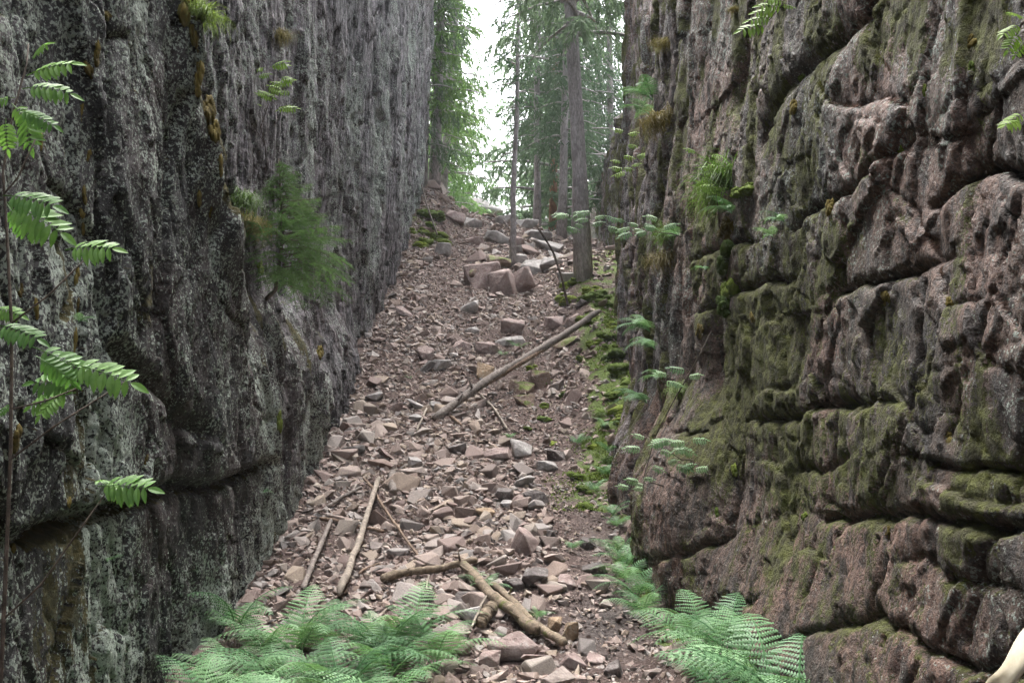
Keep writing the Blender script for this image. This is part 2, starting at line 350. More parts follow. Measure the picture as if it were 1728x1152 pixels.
def stone_material():
    t = NT('broken stone'); v = t.coord('Object')
    oi = t.n('ShaderNodeObjectInfo'); val = t.math('FRACT', t.math('ADD', t.attr('tint').outputs['Fac'], oi.outputs['Random']))
    c = t.ramp(val, [(0.0, (0.20, 0.14, 0.125)), (0.2, (0.26, 0.195, 0.168)), (0.42, (0.325, 0.26, 0.225)), (0.6, (0.305, 0.28, 0.265)), (0.78, (0.31, 0.245, 0.185)), (0.9, (0.20, 0.138, 0.115)), (1.0, (0.14, 0.13, 0.125))])
    c = t.mix(0.6, c, t.ramp(t.noise(v, 18, 8, 0.7), [(0.3, (0.22, 0.19, 0.18)), (0.7, (0.95, 0.92, 0.9))]), 'MULTIPLY')
    c = t.mix(t.math('MULTIPLY', t.step(t.noise(v, 45, 5, 0.7), 0.58, 0.68), 0.55), c, (0.34, 0.33, 0.30))
    hs = t.n('ShaderNodeHueSaturation'); hs.inputs['Saturation'].default_value = 0.95; t.l(c, hs.inputs['Color']); c = hs.outputs[0]
    nb = t.bump(t.noise(v, 30, 5, 0.7), 0.6, 0.02)
    return t.pbr(c, 0.8, nb, 0.35)
M['stone'] = stone_material()
def boulder_material(name, a, b, mossy, scale=1.0):
    t = NT(name); v = t.coord('Object')
    c = t.ramp(t.noise(v, 4 * scale, 8, 0.7), [(0.3, tuple(x * 0.55 for x in a)), (0.5, a), (0.7, b)])
    c = t.mix(t.math('MULTIPLY', t.step(t.noise(v, 30, 6, 0.7), 0.56, 0.66), 0.6), c, (0.33, 0.33, 0.30))
    geo = t.n('ShaderNodeNewGeometry'); sx = t.n('ShaderNodeSeparateXYZ'); t.l(geo.outputs['Normal'], sx.inputs[0])
    mf = t.step(t.math('ADD', t.math('MULTIPLY', t.noise(v, 6, 6, 0.7), 1.0), t.math('MULTIPLY', sx.outputs[2], 0.25)), 1.02 - mossy, 1.12 - mossy)
    c = t.mix(mf, c, t.mix(t.noise(v, 20, 4), (0.05, 0.065, 0.012), (0.12, 0.145, 0.025)))
    nb = t.bump(t.noise(v, 22, 8, 0.7), 0.7, 0.03); nb = t.bump(t.noise(v, 5, 6, 0.7), 0.5, 0.06, nb)
    return t.pbr(c, 0.82, nb, 0.35)
M['boulder_pink'] = boulder_material('pinkish boulder', (0.22, 0.16, 0.145), (0.36, 0.30, 0.28), 0.12)
M['boulder_grey'] = boulder_material('grey boulder', (0.25, 0.23, 0.22), (0.42, 0.40, 0.38), 0.12)
M['boulder_dark'] = boulder_material('dark boulder', (0.085, 0.07, 0.066), (0.19, 0.16, 0.15), 0.12)
M['boulder_ochre'] = boulder_material('ochre boulder', (0.23, 0.16, 0.10), (0.33, 0.25, 0.17), 0.08)
M['boulder_moss'] = boulder_material('mossy boulder', (0.17, 0.115, 0.09), (0.27, 0.20, 0.16), 0.40)
def wood_material(name, a, b, mossy=0.0, along=(1, 1, 1)):
    t = NT(name); v = t.coord('Object'); g = t.coord('Generated', (14, 14, 14))
    vv = t.coord('Object', along)
    c = t.ramp(t.noise(vv, 30, 6, 0.7), [(0.3, tuple(x * 0.45 for x in a)), (0.52, a), (0.7, b)])
    c = t.mix(t.math('MULTIPLY', t.step(t.noise(v, 3.5, 4, 0.6), 0.5, 0.62), 0.6), c, tuple(x * 0.45 for x in a))
    if mossy:
        c = t.mix(t.step(t.noise(v, 8, 6, 0.7), 0.68 - mossy * 0.3, 0.78 - mossy * 0.3), c, (0.075, 0.085, 0.018))
    nb = t.bump(t.noise(vv, 40, 6, 0.7), 0.7, 0.015)
    return t.pbr(c, 0.85, nb, 0.25)
M['wood_pale'] = wood_material('bleached wood', (0.22, 0.185, 0.15), (0.37, 0.32, 0.275))
M['wood_brown'] = wood_material('brown dead wood', (0.17, 0.115, 0.082), (0.29, 0.215, 0.165))
M['wood_grey'] = wood_material('grey weathered wood', (0.155, 0.13, 0.115), (0.27, 0.235, 0.21))
M['wood_mossy'] = wood_material('mossy rotten wood', (0.15, 0.115, 0.08), (0.27, 0.21, 0.155), 0.35)
M['twig'] = wood_material('dark twig bark', (0.085, 0.065, 0.05), (0.16, 0.13, 0.105))
M['bark'] = wood_material('grey spruce bark', (0.31, 0.285, 0.285), (0.45, 0.42, 0.42), 0.0, (1, 1, 0.35))
M['bark_red'] = wood_material('reddish pine bark', (0.26, 0.135, 0.085), (0.36, 0.22, 0.15), 0.0, (1, 1, 0.35))
def leaf_material(name, a, b, transl=0.35, rough=0.55, scale=8.0, tint=(1.0, 1.15, 0.35)):
    t = NT(name); v = t.coord('Object'); oi = t.n('ShaderNodeObjectInfo')
    f = t.math('ADD', t.math('MULTIPLY', t.noise(v, scale, 3, 0.6), 0.6), t.math('MULTIPLY', oi.outputs['Random'], 0.5))
    c = t.ramp(f, [(0.3, a), (0.75, b)])
    b_ = t.n('ShaderNodeBsdfPrincipled'); t.l(c, b_.inputs['Base Color']); b_.inputs['Roughness'].default_value = rough; b_.inputs['Specular IOR Level'].default_value = 0.22
    tr = t.n('ShaderNodeBsdfTranslucent'); t.l(t.mix(0.5, c, t.mix(1.0, c, tint, 'MULTIPLY')), tr.inputs['Color'])
    mx = t.n('ShaderNodeMixShader'); mx.inputs[0].default_value = transl; t.l(b_.outputs[0], mx.inputs[1]); t.l(tr.outputs[0], mx.inputs[2])
    t.l(mx.outputs[0], t.out.inputs['Surface']); return t.m
M['fern'] = leaf_material('fern green', (0.05, 0.125, 0.05), (0.16, 0.285, 0.135), 0.3, 0.5)
M['rowan'] = leaf_material('rowan leaf green', (0.07, 0.16, 0.04), (0.14, 0.26, 0.065), 0.45, 0.5)
M['rowan_pale'] = leaf_material('pale rowan leaf green', (0.09, 0.17, 0.08), (0.18, 0.28, 0.14), 0.4, 0.5)
M['young_leaf'] = leaf_material('bright young leaf green', (0.12, 0.21, 0.03), (0.20, 0.31, 0.06), 0.45, 0.5)
M['needle'] = leaf_material('spruce needle green', (0.06, 0.10, 0.058), (0.14, 0.195, 0.115), 0.45, 0.6, 1.2, (0.9, 1.0, 0.8))
M['needle_fresh'] = leaf_material('fresh spruce needle green', (0.06, 0.12, 0.04), (0.13, 0.215, 0.075), 0.4, 0.6, 1.2, (1.0, 1.1, 0.6))
M['grass'] = leaf_material('grass green', (0.07, 0.13, 0.025), (0.16, 0.22, 0.06), 0.35, 0.55, 5)
M['grass_dry'] = leaf_material('dry grass', (0.13, 0.10, 0.035), (0.22, 0.19, 0.075), 0.3, 0.65, 5)
M['moss_green'] = leaf_material('bright green moss', (0.065, 0.095, 0.012), (0.15, 0.19, 0.028), 0.25, 0.9, 9)
M['moss_deep'] = leaf_material('deep green moss', (0.04, 0.066, 0.012), (0.095, 0.135, 0.024), 0.2, 0.9, 4)
M['moss_brown'] = leaf_material('brown olive moss', (0.075, 0.055, 0.014), (0.155, 0.12, 0.03), 0.2, 0.9, 9)
M['pale_leaf'] = leaf_material('pale withered leaf', (0.20, 0.145, 0.075), (0.56, 0.51, 0.40), 0.25, 0.6, 26)

# ---------------------------------------------------------------- ground
def cat(*a): return np.unique(np.round(np.concatenate(a), 4))
gx = cat(np.array([-260, -160, -100, -60, -35, -20, -12, -8, -6, -5]), np.arange(-4.2, 4.2, 0.045), np.array([4.5, 5, 6, 8, 12, 20, 35, 60, 100, 160, 260]))
gy = cat(np.array([-120, -60, -30, -15, -8, -4, -2, 0, 1, 2, 3]), np.arange(3.5, 12, 0.04), np.arange(12, 30, 0.07), np.array([31, 32, 34, 37, 41, 46, 55, 70, 100, 150, 220, 300]))
XX, YY = np.meshgrid(gx, gy, indexing='ij')
ZZ = G(XX.ravel(), YY.ravel()).reshape(XX.shape)
fine = 0.022 * fbm(XX.ravel() * 9, YY.ravel() * 9, 215, 3).reshape(XX.shape); ZZ = ZZ + fine * ((np.abs(XX) < 4.1) & (YY > 3) & (YY < 30))
def grid_faces(nx, ny):
    i, j = np.meshgrid(np.arange(nx - 1), np.arange(ny - 1), indexing='ij'); a = (i * ny + j).ravel()
    return np.stack([a, a + ny, a + ny + 1, a + 1], 1)
x_, y_ = XX.ravel(), YY.ravel()
gm = np.zeros((len(x_), 4)); gm[:, 3] = 1
gm[:, 0] = np.clip(0.30 * sm(0.5, 1.35, x_ + 0.15 * fbm(x_ * 2, y_ * 2, 221, 2)) * sm(10.6, 12, y_) * (1 - sm(21, 24, y_)) + 0.16 * sm(0.85, 1.3, x_) * sm(6, 7, y_) * (1 - sm(23, 25, y_)) + 0.4 * sm(-1.3, -1.9, x_) * sm(21, 23, y_) + 0.7 * (y_ > 30), 0, 1)
wx_ = XR(y_, np.clip(ZZ.ravel(), -1, 9) + 0.25) - x_; foot_ = sm(0.75, 0.25, wx_ + 0.25 * fbm(x_ * 3, y_ * 3, 231, 2)) * sm(10.0, 11.0, y_) * (1 - sm(19, 21, y_)) + sm(0.35, 0.10, wx_) * sm(6, 7, y_) * (1 - sm(10.5, 11, y_)); gm[:, 0] = np.clip(gm[:, 0] + 0.55 * foot_, 0, 1)
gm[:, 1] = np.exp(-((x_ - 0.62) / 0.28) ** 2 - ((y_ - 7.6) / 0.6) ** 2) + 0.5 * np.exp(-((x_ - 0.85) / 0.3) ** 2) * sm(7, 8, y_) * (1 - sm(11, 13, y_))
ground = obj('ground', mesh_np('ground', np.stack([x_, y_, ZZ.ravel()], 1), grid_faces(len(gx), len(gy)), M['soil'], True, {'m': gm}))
tag(ground, 'reddish brown stony soil of the gorge floor climbing to the crest', 'ground', kind='structure')

# ---------------------------------------------------------------- the two cliffs
def spaced(a, b, fn):
    o = [a]
    while o[-1] < b: o.append(o[-1] + fn(o[-1]))
    return np.array(o)
zs = np.concatenate([np.arange(-1.0, 0, 0.06), np.arange(0, 4.2, 0.0145), spaced(4.2, 13.0, lambda z: 0.02 + 0.006 * (z - 4.2))])
def cliff(side):
    yend = 25.0 if side < 0 else 34.0
    ys = np.concatenate([np.linspace(-9, 2.6, 26), spaced(2.7, yend, lambda y: max(0.013, 0.0021 * (y - 2.5) ** 1.25 + 0.011))])
    if side > 0: ys = cat(ys, np.arange(16.7, 18.0, 0.04))
    Y, Z = np.meshgrid(ys, zs, indexing='ij')
    f = XL if side < 0 else XR
    X = f(Y.ravel(), Z.ravel()).reshape(Y.shape)
    # height of the rim, then the surface rolls back over the plateau
    if side < 0: H = 9.5 + 3.2 * sm(5, 14, ys) + 0.5 * fbm(ys * 0.6, ys * 0, 301, 3)
    else: H = 9.0 + 2.5 * sm(4, 10, ys) - 3.4 * sm(17.0, 17.8, ys) + 0.35 * fbm(ys * 0.6, ys * 0, 302, 3)
    over = np.clip(Z - H[:, None], 0, None)
    Zf = np.where(over > 0, H[:, None] + 0.25 * (1 - np.exp(-over / 0.25)), Z)
    back = np.where(over > 0, over * 0.9, 0.0)
    # wrapped end beyond the last column
    dX = np.gradient(X, axis=1) / np.gradient(Z, axis=1)
    nxt = np.array([0.05, 0.15, 0.3, 0.5, 0.8, 1.2, 1.8, 2.6, 4, 6, 9, 14, 22, 34])
    Xe = []; Ye = []; Ze = []; 
    for w in nxt:
        Xe.append(X[-1] + side * w); Ye.append(yend + 0.9 * (1 - math.exp(-w / 0.8)) + 0.25 * fbm(w * 2 + zs * 0.4, zs * 1.2, 305, 3) * min(1, w)); Ze.append(Zf[-1])
    X = X + side * back * 1.0
    for e in Xe: e += side * back[-1]
    X = np.concatenate([X, np.array(Xe)]); Y = np.concatenate([Y, np.array(Ye)]); Zf = np.concatenate([Zf, np.array(Ze)]); 
    # a last far plateau column
    ext = np.stack([X[:, -1] + side * 60, Y[:, -1], Zf[:, -1] + 1.0], 1)
    X = np.concatenate([X, ext[:, :1]], 1); Y = np.concatenate([Y, ext[:, 1:2]], 1); Zf = np.concatenate([Zf, ext[:, 2:3]], 1)
    nx, nz = X.shape
    dX2 = np.zeros((nx, nz)); dX2[:dX.shape[0], :dX.shape[1]] = dX
    up = np.clip((dX2 if side > 0 else -dX2), -1.5, 1.5)                # > 0 where the face looks upwards
    yv, zv = Y.ravel(), Zf.ravel(); m = np.zeros((nx * nz, 4)); m[:, 3] = 1; upv = up.ravel()
    if side < 0:
        ye = np.interp(zv, [0, 2.3, 3.3, 3.7, 4.3, 9], [8.5, 8.2, 7.2, 6.75, 6.6, 6.0]) + 0.10 * fbm(zv * 2.2, zv * 0 + 3, 91, 3)
        edge = np.exp(-((yv - ye + 0.03) / 0.10) ** 2) * sm(2.4, 3.0, zv)
        drip = sm(0.15, 0.5, fbm(yv * 3.2, zv * 0.5, 311, 3)) * sm(0.0, 0.3, fbm(yv * 0.7, zv * 0.6, 312, 2) + 0.12)
        low = sm(8.2, 9.5, yv) * (1 - sm(13, 15, yv)) * sm(3.4, 2.4, zv)
        m[:, 0] = np.clip(0.9 * edge + 0.42 * drip * (1 - sm(6.0, 8.5, yv)) + 0.25 * upv + 0.55 * low * drip  + 0.5 * (zv > 12), 0, 1)
        patch = fbm(yv * 1.1, zv * 0.7, 313, 3)
        m[:, 3] = np.maximum(sm(8.5, 12, yv), sm(0.0, 0.25, yv - ye) * sm(2.0, 3.0, zv)) * (0.55 + 0.45 * sm(1.5, 5, zv))
        m[:, 1] = np.clip(0.55 + 0.6 * patch - 0.30 * np.maximum(sm(9, 12, yv), sm(0.0, 0.25, yv - ye) * sm(2.0, 3.0, zv)) - 0.28 * np.exp(-((zv - 1.0) / 0.55) ** 2) * sm(5.0, 5.6, yv) * (1 - sm(8, 9, yv)), 0, 1)
        m[:, 2] = np.clip(0.2 + 0.8 * fbm(yv * 0.6, zv * 0.5, 314, 2), 0, 1)
    else:
        m[:, 3] = 0.6 * sm(9, 12, yv)
        drip = sm(0.05, 0.45, fbm(yv * 3.0, zv * 0.7, 321, 3))
        zone = np.exp(-((yv - 6.6) / 1.1) ** 2 - ((zv - 2.0) / 0.7) ** 2)
        m[:, 0] = np.clip(0.265 + 0.10 * upv + 0.38 * fbm(yv * 2.0, zv * 2.0, 325, 3) + 0.42 * drip * sm(-0.3, 0.2, fbm(yv * 0.8, zv * 0.8, 322, 2)) + 0.45 * zone + 0.25 * sm(9, 12, yv) * drip + 0.6 * (zv > 8.6), 0, 1)
        m[:, 1] = np.clip(0.14 + 0.6 * fbm(yv * 0.9, zv * 0.8, 323, 3) + 0.2 * sm(2.0, 3.2, zv), 0, 1)
        m[:, 2] = np.clip(0.35 + 0.8 * fbm(yv * 0.7, zv * 0.6, 324, 2) + 0.3 * sm(1.9, 1.0, zv), 0, 1)
    F = grid_faces(nx, nz)
    if side > 0: F = F[:, ::-1].copy(); F = F[:, [0, 1, 2, 3]]
    if side < 0: F = F
    V = np.stack([X.ravel(), yv, zv], 1)
    return V, F, m, (Y, Zf, nx, nz)
V, F, m, _ = cliff(-1)
F = F[:, ::-1].copy()
left = obj('cliff_left', mesh_np('cliff_left', V, F, M['rock_left'], True, {'m': m}))
tag(left, 'tall dark grey cliff crusted with pale lichen, left side of the gorge', 'cliff', kind='structure')
V, F, m, (Yg, Zg, nx, nz) = cliff(1)
F = F[:, ::-1].copy()
right = obj('cliff_right', None)
# the big blocks between the cracks of the near face are pieces of their own
fy = V[F, 1].mean(1); fz = V[F, 2].mean(1); r_, c_ = rows(fy, fz)
isblk = (fy > 3.0) & (fy < 8.3) & (fz > 0.1) & (fz < 4.4)
key = np.where(isblk, r_ * 1000 + c_ + 300, -1).astype(np.int64)
def sub(Fs):
    used, inv = np.unique(Fs.ravel(), return_inverse=True); return V[used], inv.reshape(-1, 4), m[used]
keys, counts = np.unique(key, return_counts=True)
blocks = [k for k, c in zip(keys, counts) if k >= 0 and c > 500]
rest = ~np.isin(key, blocks)
v2, f2, m2 = sub(F[rest]); right.data = None
bpy.data.objects.remove(right)
right = obj('cliff_right', mesh_np('cliff_right', v2, f2, M['rock_right'], True, {'m': m2}))
tag(right, 'reddish brown mossy cliff of stacked rounded blocks, right side of the gorge', 'cliff', kind='structure')
for k in blocks:
    v2, f2, m2 = sub(F[key == k]); obj('rock_block', mesh_np('rock_block', v2, f2, M['rock_right'], True, {'m': m2}), right)
#NEXT
# ---------------------------------------------------------------- stones
def hull(seed, n=12, sx=1.0, sy=1.0, sz=1.0, bev=0.0):
    rg = random.Random(seed); bm = bmesh.new()
    for i in range(n):
        p = Vector((rg.uniform(-1, 1), rg.uniform(-1, 1), rg.uniform(-1, 1)))
        mx = max(abs(p.x), abs(p.y), abs(p.z)); p = p / mx * rg.uniform(0.82, 1.0)       # points near a box: angular broken blocks
        p.x += 0.25 * p.z * math.sin(seed); bm.verts.new((p.x * sx * 0.5, p.y * sy * 0.5, p.z * sz * 0.5))
    r = bmesh.ops.convex_hull(bm, input=bm.verts)
    bmesh.ops.delete(bm, geom=[v for v in bm.verts if not v.link_faces], context='VERTS')
    bmesh.ops.dissolve_limit(bm, angle_limit=0.12, verts=bm.verts, edges=bm.edges)
    if bev:
        bmesh.ops.bevel(bm, geom=list(bm.edges), offset=bev * min(sx, sy, sz), segments=1, affect='EDGES', profile=0.5)
    return bm
def hull_mesh(name, seed, n, s, mat, bev=0.03, rough=0.0):
    bm = hull(seed, n, *s, bev=bev)
    if rough:
        bmesh.ops.triangulate(bm, faces=bm.faces); bmesh.ops.subdivide_edges(bm, edges=bm.edges, cuts=3, use_grid_fill=True)
        co = np.array([v.co for v in bm.verts]); nn = fbm(co[:, 0] * 4 + co[:, 2] * 3, co[:, 1] * 4 - co[:, 2] * 2, seed, 4)
        bm.normal_update()
        for v, k in zip(bm.verts, nn): v.co += v.normal * (k * rough)
    m_ = bpy.data.meshes.new(name); bm.to_mesh(m_); bm.free(); m_.materials.append(mat); return m_
SV = [hull_mesh('stone', 100 + i, rnd.choice([10, 12, 14]), (1.0, rnd.uniform(0.6, 0.95), rnd.uniform(0.35, 0.7)), M['stone'], 0.04) for i in range(22)]
def bed_rot(rg, tilt=0.5):
    return Matrix.Rotation(rg.uniform(0, 6.28), 3, 'Z') @ Matrix.Rotation(rg.gauss(0, tilt), 3, 'X') @ Matrix.Rotation(rg.gauss(0, tilt), 3, 'Y')
def slope_frame(x, y):
    e = 0.15; gx_ = float(G(x + e, y)[0] - G(x - e, y)[0]) / (2 * e); gy_ = float(G(x, y + e)[0] - G(x, y - e)[0]) / (2 * e)
    nrm = Vector((-gx_, -gy_, 1)).normalized(); return Vector((0, 0, 1)).rotation_difference(nrm).to_matrix()
# hand placed blocks: pixel centre, width and height in pixels, material, roll about the view axis, label
BIG = [
 (855, 1097, 92, 62, 'boulder_pink', 'large pinkish grey boulder at the lower end of the rotten logs'),
 (903, 981, 48, 36, 'boulder_dark', 'dark brown block with sharp edges right of the rotten logs'),
 (868, 990, 38, 26, 'boulder_dark', 'low dark stone touching the sharp edged dark block'),
 (878, 918, 58, 52, 'boulder_pink', 'red slab tilted flat on the scree near the small fern'),
 (932, 908, 26, 30, 'boulder_dark', 'upright brown stone beside the tilted red slab'),
 (790, 1042, 52, 38, 'boulder_grey', 'grey block tucked left of the rotten logs'),
 (785, 1012, 40, 26, 'boulder_dark', 'dark round stone behind the grey block near the logs'),
 (775, 1060, 46, 22, 'boulder_pink', 'flat pink stone in front of the grey block near the logs'),
 (820, 630, 30, 40, 'boulder_ochre', 'ochre upright block above the long diagonal log'),
 (706, 684, 32, 26, 'boulder_grey', 'grey tan block by the lower end of the long log'),
 (735, 688, 22, 20, 'boulder_grey', 'small grey block touching the lower end of the long log'),
 (704, 706, 28, 18, 'boulder_grey', 'grey wedge just below the grey tan block'),
 (793, 521, 38, 24, 'boulder_grey', 'pale flat slab lying on the upper scree'),
 (796, 560, 28, 16, 'boulder_grey', 'pale rounded flat stone below the pale slab'),
 (866, 552, 50, 30, 'boulder_pink', 'blocky pink brown stone on the upper scree'),
 (862, 577, 52, 18, 'boulder_grey', 'long pale slab lying against the blocky pink stone'),
 (825, 590, 44, 22, 'boulder_pink', 'brown elongated stone left of the long pale slab'),
 (745, 618, 34, 26, 'boulder_grey', 'dark grey wedge in the middle of the scree'),
 (780, 585, 30, 22, 'boulder_pink', 'squat brown block in the upper middle scree'),
 (748, 423, 34, 24, 'boulder_grey', 'grey boulder beside the footpath at the top left'),
 (880, 760, 44, 34, 'boulder_grey', 'grey brown wedge below the bare stick in mid scree'),
 (838, 770, 50, 24, 'boulder_pink', 'flat brown slab left of the grey brown wedge'),
 (906, 842, 32, 26, 'boulder_dark', 'dark grey cube shaped stone in lower mid scree'),
 (852, 838, 30, 26, 'boulder_dark', 'dark grey pointed stone left of the cube shaped one'),
 (855, 852, 22, 16, 'boulder_grey', 'small grey stone wedged under the pointed dark one'),
 (815, 868, 34, 22, 'boulder_ochre', 'tan block in the lower middle of the scree'),
 (880, 812, 32, 24, 'boulder_grey', 'grey tan block above the dark cube shaped stone'),
 (923, 788, 36, 18, 'boulder_grey', 'pale grey flat stone on the right of the mid scree'),
 (940, 770, 36, 24, 'boulder_dark', 'brown stone under the mossy right bank'),
 (905, 1112, 56, 26, 'boulder_pink', 'flat pink stone right of the large boulder'),
 (962, 1118, 52, 28, 'boulder_pink', 'broad pink stone by the wet patch'),
 (1003, 1112, 38, 24, 'boulder_pink', 'pink stone in front of the wet dark patch'),
 (826, 1118, 42, 30, 'boulder_pink', 'pink stone in front of the large boulder'),
 (1030, 1130, 44, 30, 'boulder_dark', 'dark stone by the ferns at the lower right'),
 (960, 985, 38, 26, 'boulder_pink', 'pinkish stone right of the sharp edged dark block'),
 (1005, 965, 40, 22, 'boulder_dark', 'brown stone near the ferns at the cliff foot'),
 (1000, 920, 44, 22, 'boulder_dark', 'broad brown stone beside the small fern'),
 (935, 1060, 26, 36, 'boulder_ochre', 'tan stone standing between the two rotten logs'),
 (962, 1070, 30, 38, 'boulder_ochre', 'tan upright stone right of the rotten logs'),
 (912, 645, 42, 40, 'boulder_moss', 'mossy brown block under the long diagonal log'),
 (880, 655, 42, 28, 'boulder_moss', 'mossy flat block left of the one under the log'),
 (888, 680, 34, 26, 'boulder_moss', 'lowest mossy brown block under the diagonal log'),
 (935, 545, 36, 24, 'boulder_pink', 'pinkish rock below the tree roots on the bank'),
 (968, 540, 26, 26, 'boulder_pink', 'reddish block beside the upper end of the log'),
 (955, 578, 40, 24, 'boulder_moss', 'mossy rock on the right bank above the log'),
 (985, 512, 24, 16, 'boulder_dark', 'dark rock under the root of the big spruce'),
 (816, 468, 66, 54, 'boulder_pink', 'large red brown outcrop boulder in the upper scree'),
 (846, 482, 50, 52, 'boulder_pink', 'reddish middle block of the outcrop in the upper scree'),
 (842, 446, 44, 26, 'boulder_moss', 'mossy block on top of the outcrop boulder'),
 (880, 480, 58, 44, 'boulder_pink', 'slanted red brown block leaning on the outcrop boulder'),
 (800, 470, 46, 40, 'boulder_moss', 'mossy left shoulder block of the outcrop boulder'),
 (868, 440, 40, 26, 'boulder_grey', 'grey block on top of the outcrop at the thin spruce'),
 (905, 450, 56, 30, 'boulder_grey', 'grey slab right of the outcrop boulder'),
 (950, 430, 44, 30, 'boulder_grey', 'large grey rock left of the big spruce trunk'),
 (928, 415, 50, 24, 'boulder_grey', 'pale rock in the upper scree below the crest'),
 (885, 420, 40, 16, 'boulder_grey', 'thin pale slab in the upper scree below the crest'),
 (820, 352, 86, 26, 'boulder_grey', 'long pale slab sloping down along the crest'),
 (770, 332, 52, 28, 'boulder_grey', 'broad grey block on the left of the crest'),
 (762, 366, 46, 22, 'boulder_pink', 'brown slab below the broad grey crest block'),
 (792, 376, 42, 22, 'boulder_grey', 'grey slab under the long crest slab'),
 (838, 402, 46, 24, 'boulder_grey', 'grey block midway between crest slab and outcrop'),
 (800, 408, 38, 20, 'boulder_pink', 'brown block left above the outcrop boulder'),
 (906, 398, 46, 24, 'boulder_grey', 'grey crest block left of the slim spruces'),
 (932, 446, 42, 26, 'boulder_grey', 'grey angular rock between outcrop and big spruce'),
 (868, 408, 36, 20, 'boulder_pink', 'brown block behind the thin spruce foot'),
 (960, 470, 40, 26, 'boulder_grey', 'grey rock at the left root of the big spruce'),
 (792, 345, 40, 18, 'boulder_grey', 'pale slab at the upper end of the long crest slab'),
 (890, 378, 42, 20, 'boulder_grey', 'pale rock on the crest behind the thin spruce'),
 (848, 372, 34, 18, 'boulder_grey', 'pale block at the lower end of the crest slab'),
 (740, 300, 40, 40, 'boulder_grey', 'grey rock among trunks at the left end of the crest'),
 (665, 690, 26, 20, 'boulder_pink', 'pink stone near the foot of the left cliff'),
 (632, 672, 34, 20, 'boulder_grey', 'grey stone against the left cliff foot'),
 (683, 528, 34, 22, 'boulder_pink', 'brown stone by the left cliff in the upper scree'),
 (718, 600, 30, 30, 'boulder_pink', 'tilted brown slab in the left of the mid scree'),
 (770, 760, 30, 20, 'boulder_dark', 'dark stone left of the flat brown slab'),
 (700, 785, 26, 24, 'boulder_grey', 'grey upright stone in the left mid scree'),
]
EXCL = []
for i, (u, v, w, h, mt, lab) in enumerate(BIG):
    rg = random.Random(500 + i)
    p = hit(u, v + h * 0.35, 'g'); D = p[1]
    W = w / FPX * D * 1.05; Hh = h / FPX * D * 1.05
    p = hit(u, v + h * 0.30, 'g')
    dp = min(W, Hh * 1.4) * 0.9
    ms = hull_mesh('boulder', 900 + i, 13 if W < 0.5 else 16, (W, dp, Hh * 1.05), M[mt], 0.035, rough=0.05 * min(W, Hh))
    o = obj('boulder', ms); o.location = (p[0], p[1] + dp * 0.25, p[2] + Hh * 0.30)
    tl = rg.uniform(-0.2, 0.2)
    if 'sloping down' in lab: tl = 0.42
    if 'leaning' in lab: tl = -0.5
    o.rotation_euler = (rg.uniform(0.0, 0.3), tl, rg.uniform(-0.5, 0.5))
    tag(o, lab, 'boulder' if W > 0.3 else 'stone', 'loose blocks on the scree')
    EXCL.append((p[0], p[1] + dp * 0.2, W * 0.55))
def zone_phrase(x, y):
    d = 'near the rotten logs' if y < 8.8 else 'beside the crossed poles' if (y < 11.5 and x < -0.5) else 'in the lower scree' if y < 11.5 else 'below the long diagonal log' if y < 13.4 else 'above the long diagonal log' if y < 16.5 else 'high on the scree' if y < 20 else 'close to the crest'
    s_ = ', left part' if x < -0.7 else ', right part' if x > 0.35 else ', middle'
    return d + s_
cand = []
rg = random.Random(77)
for i in range(70000):
    y = 5.2 + 22.5 * rg.random() ** 1.05; xl = float(-2.3); xr = 1.2 + 0.04 * y
    x = rg.uniform(xl, xr)
    big = rg.random()
    s = 0.045 + 0.06 * rg.random() ** 2 + (0.09 * rg.random() if big > 0.80 else 0) + (0.16 * rg.random() if big > 0.972 else 0)
    cand.append([x, y, s])
for i in range(90): cand.append([rg.uniform(-2.0, 2.2), rg.uniform(20.5, 27.0), rg.uniform(0.16, 0.48)])
for i in range(130): cand.append([rg.uniform(-1.8, 1.2), rg.uniform(8, 20.0), rg.uniform(0.14, 0.26)])
cand = np.array(cand)
# footpath, mossy bank and the fern bed carry fewer stones
path = np.exp(-((cand[:, 0] - np.interp(cand[:, 1], [6, 10, 14, 17, 20, 24], [0.65, 0.75, 0.2, -0.5, -1.4, -1.2])) / 0.42) ** 2)
keep = rg.random() * 0 + np.array([rg.random() for _ in range(len(cand))])
dens = 0.92 - 0.30 * path - 0.75 * sm(0.7, 1.1, cand[:, 0]) * sm(11, 12.5, cand[:, 1]) * (1 - sm(19, 21, cand[:, 1]))
dens = dens * (0.72 + 0.28 * sm(0.3, -0.6, cand[:, 0])) * (0.75 + 0.5 * fbm(cand[:, 0] * 1.1, cand[:, 1] * 0.8, 411, 3))
dens = np.where((cand[:, 1] < 7.2) & (cand[:, 0] < -0.4), dens * 0.5, dens)
cand = cand[keep < dens]
cand[:, 2] *= np.where(np.exp(-((cand[:, 0] - np.interp(cand[:, 1], [6, 10, 14, 17, 20, 24], [0.65, 0.75, 0.2, -0.5, -1.4, -1.2])) / 0.42) ** 2) > 0.5, 0.7, 1.0)
for (u0, v0, u1, v1) in [(645, 988, 806, 955), (780, 968, 905, 1085), (828, 1000, 955, 1102), (641, 823, 572, 1026), (557, 892, 512, 1012), (612, 815, 706, 949), (540, 882, 647, 905)]:
    for f in np.linspace(0, 1, 14):
        q = hit(u0 + (u1 - u0) * f, v0 + (v1 - v0) * f, 'g'); big_ = cand[:, 2] > 0.075; cand = cand[~(big_ & (np.hypot(cand[:, 0] - q[0], cand[:, 1] - q[1]) < 0.10))]
inw = (cand[:, 0] > XL(cand[:, 1], G(cand[:, 0], cand[:, 1]) + 0.1) + 0.02) & (cand[:, 0] < XR(cand[:, 1], G(cand[:, 0], cand[:, 1]) + 0.1) - 0.02)
